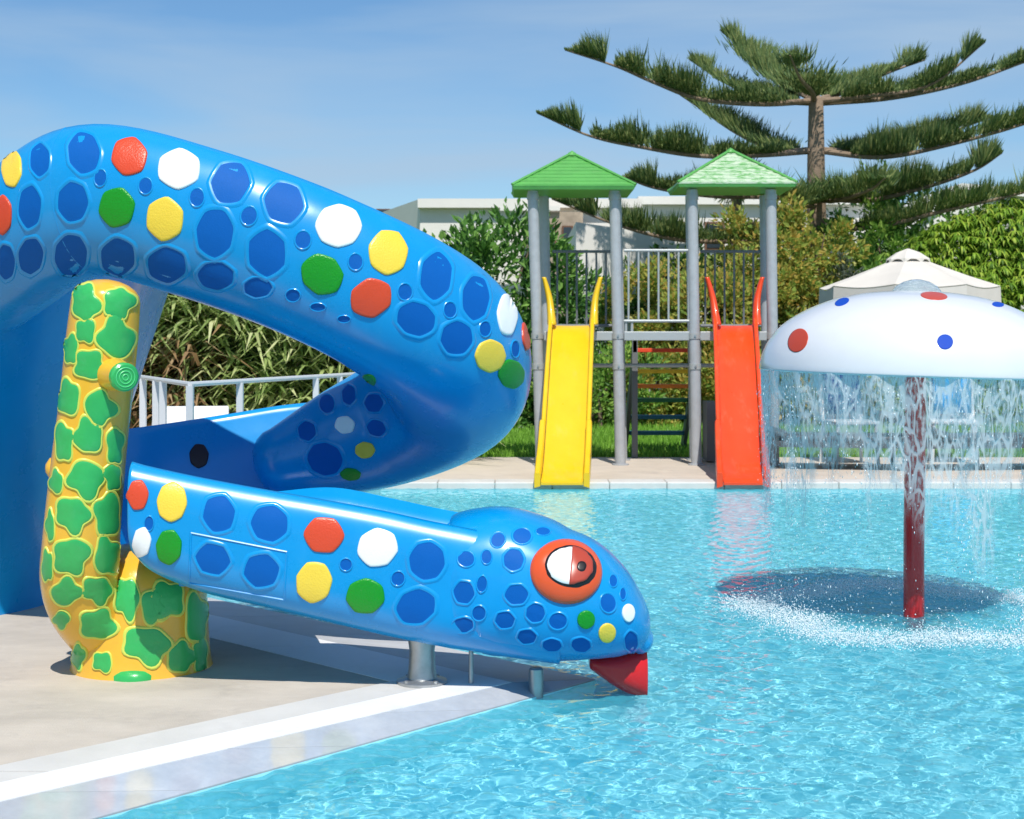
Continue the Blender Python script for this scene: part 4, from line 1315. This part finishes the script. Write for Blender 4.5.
for k in range(2):
    w = MB().box((P(965 + k * 45, 0, 33.9).x, 33.93, P(0, 250, 34).z), (P(985 + k * 45, 0, 33.9).x, 33.98, P(0, 218, 34).z)).build('window', M_SHADE, h4)
    MB().box((P(967 + k * 45, 0, 33.9).x, 33.91, P(0, 248, 34).z), (P(983 + k * 45, 0, 33.9).x, 33.92, P(0, 220, 34).z)).build('pane', M_WIN, w)

# ------------------------------------------------------------------ plants
def unit(V):
    return V / np.maximum(np.linalg.norm(V, axis=1, keepdims=True), 1e-9)
def leaves(C, D, L, W, rng, fold=.18, N=None):
    """pointed leaves: base, two sides, tip; C base points, D directions"""
    n = len(C)
    D = unit(D)
    rnd = unit(rng.normal(size=(n, 3)))
    if N is not None: rnd = unit(N + rnd * .75)
    S = unit(np.cross(D, rnd)); U = np.cross(S, D)
    L = np.broadcast_to(L, n)[:, None]; W = np.broadcast_to(W, n)[:, None]
    b = C; t = C + D * L - U * L * .12
    m1 = C + D * L * .45 + S * W * .5 + U * W * fold
    m2 = C + D * L * .45 - S * W * .5 + U * W * fold
    V = np.stack([b, m1, t, m2], 1).reshape(-1, 3)
    i = np.arange(n)[:, None] * 4
    return V, np.concatenate([i + np.array([[0, 1, 2]]), i + np.array([[0, 2, 3]])], 0)
def clump_points(lobes, n, rng, sub=38, rsub=.3):
    """points in leaf clumps near the skin of a few lobes (cx,cy,cz,rx,ry,rz)"""
    lob = np.array(lobes, float)
    vol = (lob[:, 3] * lob[:, 4] * lob[:, 5]) ** (2/3)
    pk = rng.choice(len(lob), sub * len(lob), p=vol / vol.sum())
    d = unit(rng.normal(size=(len(pk), 3)))
    rad = .55 + .5 * rng.random(len(pk)) ** .6
    cc = lob[pk, :3] + d * lob[pk, 3:] * rad[:, None]
    cr = rsub * lob[pk, 3:].mean(1) * (.6 + .8 * rng.random(len(pk)))
    k = rng.integers(0, len(cc), n)
    dd = unit(rng.normal(size=(n, 3)))
    pts = cc[k] + dd * (cr[k] * rng.random(n) ** .5)[:, None]
    pts[:, 2] = np.maximum(pts[:, 2], .03)
    outd = unit((pts - lob[pk[k], :3]) / lob[pk[k], 3:])
    return pts, outd, dd
M_BARK = mat('bark', (0.16, 0.115, 0.08), .9, .2, var=.3, vscale=9, bump=.8, bscale=25, stretch=(1, 1, .3))
def bush(name, label, lobes, n, L, W, m, group, upw=.5, stems=5, seed=1, rsub=.3, sub=38):
    rng = np.random.default_rng(seed)
    lob = np.array(lobes)
    c = lob[:, :2].mean(0)
    t = thing(name, label, 'shrub', (c[0], c[1], 0), group)
    pts, od, dd = clump_points(lobes, n, rng, sub, rsub)
    D = od * .7 + dd * .6 + rng.normal(size=pts.shape) * .45 + np.array([0, 0, upw])
    V, Fq = leaves(pts, D, L * (.4 + 1.0 * rng.random(n)), W * (.7 + .6 * rng.random(n)), rng, N=od * .7 + np.array([0, -.25, .7]))
    npobj('foliage', V, Fq, m, t)
    for k in range(stems):
        q = lob[k % len(lob)]
        a = rng.random() * 6.28
        e = Vector((q[0] + .4 * q[3] * math.cos(a), q[1] + .4 * q[4] * math.sin(a), q[2] + .5 * q[5]))
        s0 = Vector((c[0] + rng.normal() * .15, c[1] + rng.normal() * .15, -.06))
        MB().tube([s0, s0.lerp(e, .5) + Vector((rng.normal() * .08, rng.normal() * .08, .1)), e], [.035, .025, .01], 7).build('stem', M_BARK, t, smooth=True)
    return t
def lobe(px, py, Y, rx, rz, ry=None):
    Y, rx, rz = Y * 1.14, rx * 1.14, rz * 1.14
    p = P(px, py, Y)
    return (p.x, p.y, max(p.z, rz * .5), rx, ry if ry else rx * .8, rz)

ML_LAUREL = leaf_mat('leaf_laurel', [(0.033, 0.098, 0.022), (0.083, 0.208, 0.039), (0.151, 0.331, 0.060), (0.276, 0.470, 0.110)], .3, .35)
ML_ORANGE = leaf_mat('leaf_orange_green', [(0.156, 0.264, 0.048), (0.312, 0.432, 0.084), (0.528, 0.528, 0.120), (0.660, 0.444, 0.108), (0.288, 0.408, 0.084)], .45)
ML_MID = leaf_mat('leaf_mid', [(0.072, 0.186, 0.034), (0.172, 0.343, 0.058), (0.286, 0.486, 0.085), (0.486, 0.656, 0.143)], .42)
ML_LIME = leaf_mat('leaf_lime', [(0.097, 0.212, 0.024), (0.212, 0.386, 0.038), (0.367, 0.541, 0.058), (0.522, 0.618, 0.097)], .42)
ML_REED = leaf_mat('leaf_reed', [(.20, .31, .09), (.36, .48, .17), (.58, .66, .28), (.82, .84, .48)], .55)
ML_STRAW = leaf_mat('leaf_straw', [(0.248, 0.152, 0.076), (0.373, 0.235, 0.124), (0.497, 0.359, 0.207)], .42)
ML_GREY = leaf_mat('leaf_grey', [(.09, .12, .08), (.15, .18, .13), (.2, .24, .17)], .42)

SG = 'shrubs behind the play tower'
bush('laurel_shrub', 'dark glossy laurel shrub left of the yellow slide, below the white building', [lobe(455, 300, 19, .75, .9), lobe(510, 290, 19.5, .8, 1.05), lobe(480, 390, 19, 1.0, .8), lobe(430, 350, 19.2, .6, .9)], 9500, .15, .07, ML_LAUREL, SG, .6, 7, 3, .32, 34)
bush('laurel_shrub', 'dark laurel shrub seen between the posts of the left tower', [lobe(560, 300, 20, .55, .6), lobe(545, 370, 20, .7, .7), lobe(590, 330, 20.5, .35, .5)], 4200, .14, .065, ML_LAUREL, SG, .6, 5, 4)
bush('laurel_shrub', 'tall laurel shrub at the far left behind the reeds', [lobe(330, 300, 21, 1.0, 1.0), lobe(260, 330, 21, 1.0, 1.0), lobe(180, 330, 21, 1.0, 1.1)], 6000, .16, .07, ML_LAUREL, SG, .5, 5, 5)
bush('laurel_shrub', 'small dark leafed shrub against the white annex wall', [lobe(675, 275, 23, .6, .5), lobe(640, 290, 23, .5, .5), lobe(700, 300, 23, .6, .6)], 3600, .14, .06, ML_LAUREL, SG, .5, 5, 6)
bush('orange_tinted_shrub', 'orange tinted shrub behind the light railing and coloured steps', [lobe(650, 320, 20, .55, .7), lobe(700, 330, 20, .75, .8), lobe(650, 390, 19.5, .7, .55), lobe(715, 385, 19.5, .7, .6)], 22000, .10, .055, ML_ORANGE, SG, .4, 7, 7, .3, 46)
bush('orange_tinted_shrub', 'large orange tinted shrub right of the right tower, left of the parasol', [lobe(775, 270, 20.5, .9, .85), lobe(735, 330, 20, .8, .9), lobe(800, 330, 20, .8, .9), lobe(760, 385, 19.5, 1.0, .7), lobe(830, 380, 19.5, .9, .7), lobe(810, 260, 20.5, .6, .7)], 36000, .10, .055, ML_ORANGE, SG, .4, 8, 8, .28, 46)
bush('green_shrub', 'low green shrub beyond the grass strip behind the yellow slide', [lobe(590, 395, 19, .7, .45), lobe(625, 385, 19, .5, .5), lobe(545, 405, 18.6, .5, .4)], 5500, .08, .04, ML_MID, SG, .5, 5, 9)
bush('green_shrub', 'mid green leafy shrub rising behind the cream parasol on its left', [lobe(862, 250, 21.5, .55, .75), lobe(895, 265, 21.5, .6, .7), lobe(860, 330, 21, .8, .9), lobe(910, 330, 21, .8, .9)], 9500, .12, .055, ML_MID, SG, .6, 7, 10)
bush('grey_green_shrub', 'small silvery green shrub at the left edge of the parasol', [lobe(846, 290, 20, .25, .45), lobe(850, 330, 20, .4, .5)], 2200, .10, .03, ML_GREY, SG, .5, 4, 11)

def hanging(name, label, lobes, n, L, W, m, seed, group, droop=.9):
    """shrub with long drooping leaves"""
    rng = np.random.default_rng(seed)
    lob = np.array(lobes); c = lob[:, :2].mean(0)
    t = thing(name, label, 'shrub', (c[0], c[1], 0), group)
    k = rng.integers(0, len(lob), n // 14)
    d = unit(rng.normal(size=(len(k), 3))); d[:, 1] = -np.abs(d[:, 1]) * .8 + .1; d = unit(d)
    hub = lob[k, :3] + d * lob[k, 3:] * (.7 + .35 * rng.random(len(k)))[:, None]
    q = np.repeat(np.arange(len(k)), 14)
    a = rng.random(len(q)) * 6.283
    nrm = np.stack([np.cos(a), np.sin(a) * .9 - .25, np.full(len(q), .35)], -1)
    nrm = unit(nrm)
    Ls = L * (.6 + .6 * rng.random(len(q)))
    Ws = W * (.7 + .5 * rng.random(len(q)))
    side = unit(np.cross(nrm, np.array([[0, 0, 1.0]])))
    p0 = hub[q]
    rows = []
    for s in (0, .33, .66, 1.0):
        c_ = p0 + nrm * (Ls * s)[:, None] + np.array([0, 0, -1.0]) * (droop * Ls * s * s)[:, None]
        w_ = (Ws * (.5, 1, .8, .1)[(0, .33, .66, 1.0).index(s)])[:, None] * .5
        rows += [c_ - side * w_, c_ + side * w_]
    V = np.stack(rows, 1).reshape(-1, 3)
    i = np.arange(len(q))[:, None] * 8
    Fq = np.concatenate([i + np.array([[0, 1, 3, 2]]), i + np.array([[2, 3, 5, 4]]), i + np.array([[4, 5, 7, 6]])], 0)
    npobj('foliage', V, Fq, m, t)
    for j in range(5):
        z = lob[j % len(lob)]
        MB().tube([(c[0] + rng.normal() * .2, c[1] + .2, -.06), (z[0], z[1] + .2, z[2])], [.05, .02], 7).build('stem', M_BARK, t, smooth=True)
    return t
hanging('drooping_shrub', 'bright lime green shrub with drooping leaves right of the parasol', [lobe(965, 262, 21, .75, .65), lobe(1010, 250, 21, .7, .7), lobe(950, 320, 20.5, .9, .8), lobe(1020, 320, 20.5, .9, .9)], 36000, .18, .032, ML_LIME, 21, SG)
hanging('drooping_shrub', 'lime green drooping shrub at the right border of the picture', [lobe(1085, 260, 21.5, .9, .9), lobe(1100, 330, 21, 1.1, 1.0)], 12000, .18, .032, ML_LIME, 22, SG)
bush('green_shrub', 'low mid green shrub under the drooping lime shrub behind the curtain', [lobe(900, 400, 19.5, 1.0, .6), lobe(960, 400, 19.5, 1.0, .6), lobe(1030, 400, 19.5, 1.0, .6)], 8000, .09, .045, ML_MID, SG, .5, 5, 12)
bush('laurel_shrub', 'dark leafy backdrop shrub rising below the lowest right pine limb', [lobe(920, 235, 24, 1.0, .8), lobe(870, 225, 24, .7, .8), lobe(980, 300, 23, 1.5, 1.2)], 7000, .15, .07, ML_LAUREL, SG, .5, 5, 13)

def reed_clump(x, y, h, n, m, seed, label, spread=.5):
    rng = np.random.default_rng(seed)
    t = thing('reed_clump', label, 'reeds', (x, y, 0), 'reed clumps behind the white fence')
    nb = n
    base = np.stack([x + rng.normal(0, spread, nb), y + rng.normal(0, spread * .7, nb), rng.random(nb) ** .7 * h], -1)
    a = rng.random(nb) * 6.283
    dirh = np.stack([np.cos(a), np.sin(a), np.zeros(nb)], -1)
    L = (.45 + .5 * rng.random(nb)); W = .026 + .03 * rng.random(nb)
    side = np.stack([-np.sin(a), np.cos(a), np.zeros(nb)], -1)
    rows = []
    el = rng.uniform(.5, 1.3, nb)
    for s, wf_ in ((0, .5), (.3, 1), (.65, .8), (1.0, .08)):
        c_ = base + dirh * (L * s * np.cos(el * (1 - s * .9)))[:, None]
        c_[:, 2] += L * (np.sin(el) * s - .75 * s * s)
        rows += [c_ - side * (W * wf_ * .5)[:, None], c_ + side * (W * wf_ * .5)[:, None]]
    V = np.stack(rows, 1).reshape(-1, 3)
    V[:, 2] = np.maximum(V[:, 2], -.05)
    i = np.arange(nb)[:, None] * 8
    Fq = np.concatenate([i + np.array([[0, 1, 3, 2]]), i + np.array([[2, 3, 5, 4]]), i + np.array([[4, 5, 7, 6]])], 0)
    npobj('blades', V, Fq, m, t)
    for k in range(12):
        b0 = Vector((x + rng.normal(0, spread), y + rng.normal(0, spread * .7), -.06))
        MB().tube([b0, b0 + Vector((rng.normal(0, .1), rng.normal(0, .1), h * rng.uniform(.7, 1.05)))], [.012, .006], 5).build('cane', ML_STRAW, t)
    return t
RL = [('green reed clump at the left end behind the fence', ML_REED), ('dry brown reed clump behind the left end of the fence', ML_STRAW), ('green reed clump behind the fence corner', ML_REED),
      ('pale green reed clump behind the middle of the fence', ML_REED), ('dense reed clump behind the right half of the fence', ML_REED), ('reed clump seen just left of the hanging snake coil', ML_REED), ('reed clump hidden partly by the snake coil', ML_REED)]
for i, px_ in enumerate((95, 165, 205, 245, 285, 325, 365)):
    p = P(px_, 340, 15.5 + .5 * (i % 2))
    reed_clump(p.x, p.y, 1.75 if i != 1 else 1.5, 3000 if i != 1 else 900, RL[i][1], 40 + i, RL[i][0], .40)
reed_clump(P(172, 0, 15).x, 15.0, 1.15, 420, ML_STRAW, 71, 'tuft of dry straw coloured reeds in front of the green reeds', .28)

# lawn blades near the tower
n = 45000
gx = RNG.uniform(-3.5, 9.0, n); gy = 16.02 + 7.0 * RNG.random(n) ** 1.3
C = np.stack([gx, gy, np.full(n, -.06)], -1)
D = np.stack([RNG.normal(0, .35, n), RNG.normal(0, .35, n), np.ones(n)], -1)
V, Fq = leaves(C, D, .10 + .07 * RNG.random(n), .016, RNG)
ML_GRASS = leaf_mat('leaf_grass', [(0.158, 0.343, 0.040), (0.264, 0.528, 0.066), (0.396, 0.686, 0.106)], .42)
o = npobj('lawn_grass', V, Fq, ML_GRASS)
tag(o, 'short green grass along the far deck behind the tower', 'grass', kind='stuff')

# ------------------------------------------------------------------ Norfolk pine
pine = thing('norfolk_pine', 'tall Norfolk pine with tiered upturned branches against the sky', 'tree', (P(816, 0, 25).x, 25.0, 0))
ML_PINE = leaf_mat('leaf_pine', [(.07, .14, .05), (.14, .235, .08), (.24, .33, .10), (.38, .42, .15)], .3, .6)
M_PBARK = mat('pine_bark', (0.27, 0.20, 0.14), .9, .2, var=.25, vscale=14, bump=.7, bscale=30, stretch=(1, 1, 2.5))
TYp = 25.0
tx = P(816, 0, TYp).x
MB().tube([(tx + .05, TYp, -.06), (tx + .02, TYp, 2.5), (tx, TYp, 4.2), (tx, TYp, 5.25), (tx, TYp, 5.34)], [.2, .17, .145, .12, .05], 18).build('trunk', M_PBARK, pine, smooth=True)
MB().tube([(P(806, 0, TYp).x, TYp, P(0, 98, TYp).z), (P(807, 0, TYp).x, TYp, P(0, 45, TYp).z)], [.02, .006], 6).build('leader', M_PBARK, pine)
def limb(pts, seed, hmax=.55, dens=1.0, start=.12, wid=.22, r0=.052):
    rng = np.random.default_rng(seed)
    W = [P(a, b, TYp + d) for a, b, d in pts]
    S = crom([tuple(w) for w in W], 10)
    nS = len(S)
    rad = [r0 * (1 - .8 * i / nS) for i in range(nS)]
    lo = MB().tube([tuple(s) for s in S], rad, 8).build('limb', M_PBARK, pine, smooth=True)
    seg = np.linalg.norm(np.diff(S, axis=0), axis=1); tot = seg.sum(); cum = np.concatenate([[0], np.cumsum(seg)]) / tot
    n = int(1450 * tot * dens)
    q = start + (1 - start) * rng.random(n)
    # gaps between whorled tufts
    gate = .5 + .38 * np.sin(q * tot * 5.5 + seed) + .3 * np.sin(q * tot * 13.7 + seed * 3) + rng.normal(0, .28, n)
    gap = (q > .80) & (q < .84) & (seed % 3 != 2)
    q = q[(gate > .16) & ~gap]; n = len(q)
    base = np.stack([np.interp(q, cum, S[:, k]) for k in range(3)], -1)
    tang = np.stack([np.interp(q, np.linspace(0, 1, nS), np.gradient(S[:, k])) for k in range(3)], -1); tang = unit(tang)
    lat = rng.normal(0, 1, n)
    side = unit(np.cross(tang, np.array([[0, 0, 1.0]])))
    wq = wid * np.clip(np.minimum((q - start + .06) * 4, (1.04 - q) * 3.0), .12, 1)
    base = base + side * (lat * wq)[:, None] + np.array([0, 0, 1]) * (np.abs(lat) * .25 * wq)[:, None]
    low = .72 + .26 * np.sin(q * tot * 2.3 + seed * 2) + .16 * np.sin(q * tot * 7.1 + seed * 5)
    h = hmax * .84 * (.22 + .85 * rng.random(n)) * np.clip(np.minimum((q - start + .1) * 5, 1.25 - q * .45), .3, 1) * np.where(q > .84, 1.35, low) * np.clip((1.0 - q) / .13, .12, 1)
    D = np.stack([rng.normal(0, .22, n), rng.normal(0, .28, n), np.ones(n)], -1) + tang * (.18 + .45 * np.clip(q - .75, 0, 1) * 3)[:, None] + side * (lat * .32)[:, None]
    D = unit(D)
    r = .0075 + .006 * rng.random(n)
    s1 = unit(np.cross(D, unit(rng.normal(size=(n, 3))))); s2 = np.cross(D, s1)
    V = np.stack([base, base + D * (h * .35)[:, None] + s1 * r[:, None], base + D * (h * .35)[:, None] + (-.5 * s1 + .87 * s2) * r[:, None], base + D * (h * .35)[:, None] + (-.5 * s1 - .87 * s2) * r[:, None], base + D * h[:, None]], 1).reshape(-1, 3)
    i = np.arange(n)[:, None] * 5
    Fq = np.concatenate([i + np.array([t]) for t in ((0, 2, 1), (0, 3, 2), (0, 1, 3), (4, 1, 2), (4, 2, 3), (4, 3, 1))], 0)
    npobj('needles', V, Fq, ML_PINE, lo)
limb([(812, 101, 0), (760, 104, -.3), (700, 99, -.5), (655, 83, -.6), (615, 66, -.6), (565, 50, -.6)], 1, .52)
limb([(812, 99, 0), (790, 88, .8), (765, 70, 1.5), (745, 50, 2.0), (722, 32, 2.3)], 2, .55, 1.2)
limb([(812, 103, 0), (770, 100, .8), (730, 85, 1.8), (690, 60, 2.5)], 3, .42)
limb([(820, 101, 0), (870, 96, -.3), (930, 85, -.5), (985, 42, -.6)], 4, .50)
limb([(820, 103, 0), (890, 98, .5), (960, 84, .8), (1024, 62, 1.0), (1070, 45, 1.0)], 5, .42)
limb([(818, 100, 0), (850, 90, .9), (890, 72, 1.5), (925, 60, 1.9)], 6, .45)
limb([(814, 100, 0), (812, 92, -.7), (800, 78, -1.3), (790, 55, -1.7)], 16, .42, .8)
limb([(811, 151, 0), (760, 155, -.4), (700, 156, -.7), (640, 147, -.9), (590, 136, -1.0), (537, 113, -1.0)], 7, .52)
limb([(811, 150, 0), (775, 150, .9), (735, 132, 1.7), (700, 108, 2.3), (680, 95, 2.6)], 8, .52)
limb([(821, 151, 0), (880, 157, -.4), (940, 147, -.7), (1024, 124, -.9), (1085, 100, -1.0)], 9, .62, 1.1)
limb([(821, 150, 0), (870, 150, 1.0), (930, 138, 1.8), (990, 118, 2.4)], 10, .5)
limb([(811, 200, 0), (770, 197, -.4), (710, 196, -.7), (655, 188, -.9), (622, 176, -1.0)], 11, .45)
limb([(821, 198, 0), (870, 200, -.4), (930, 186, -.8), (975, 170, -1), (1002, 153, -1.0)], 12, .60, 1.2)
limb([(811, 236, 0), (740, 241, -.6), (680, 240, -1.0), (620, 226, -1.3), (552, 199, -1.5)], 13, .50, .9)
limb([(821, 230, 0), (880, 226, -.5), (940, 212, -.9), (1010, 196, -1.2), (1060, 182, -1.2)], 14, .50)
limb([(816, 200, 0), (840, 200, -1.0), (870, 190, -1.8), (885, 178, -2.2)], 15, .5)
limb([(816, 205, 0), (800, 205, -1.0), (775, 196, -1.8), (760, 186, -2.2)], 17, .45)
# slim trunk seen behind the right tower
o = MB().tube([(P(738, 0, 27).x, 27, -.06), (P(737, 0, 27).x, 27, 2.2), (P(736, 0, 27).x, 27, 4.1)], [.13, .11, .08], 12)
t = thing('slim_tree', 'slim brown tree trunk standing between the posts of the right tower', 'tree', (P(738, 0, 27).x, 27, 0))
o.build('trunk', M_PBARK, t, smooth=True)
rng = np.random.default_rng(90)
pc = P(737, 200, 27)
pts_, od_, dd_ = clump_points([(pc.x, 27, 4.2, .5, .5, .35)], 900, rng)
V, Fq = leaves(pts_, od_ + np.array([0, 0, .5]), .16, .03, rng)
npobj('crown', V, Fq, ML_PINE, t)
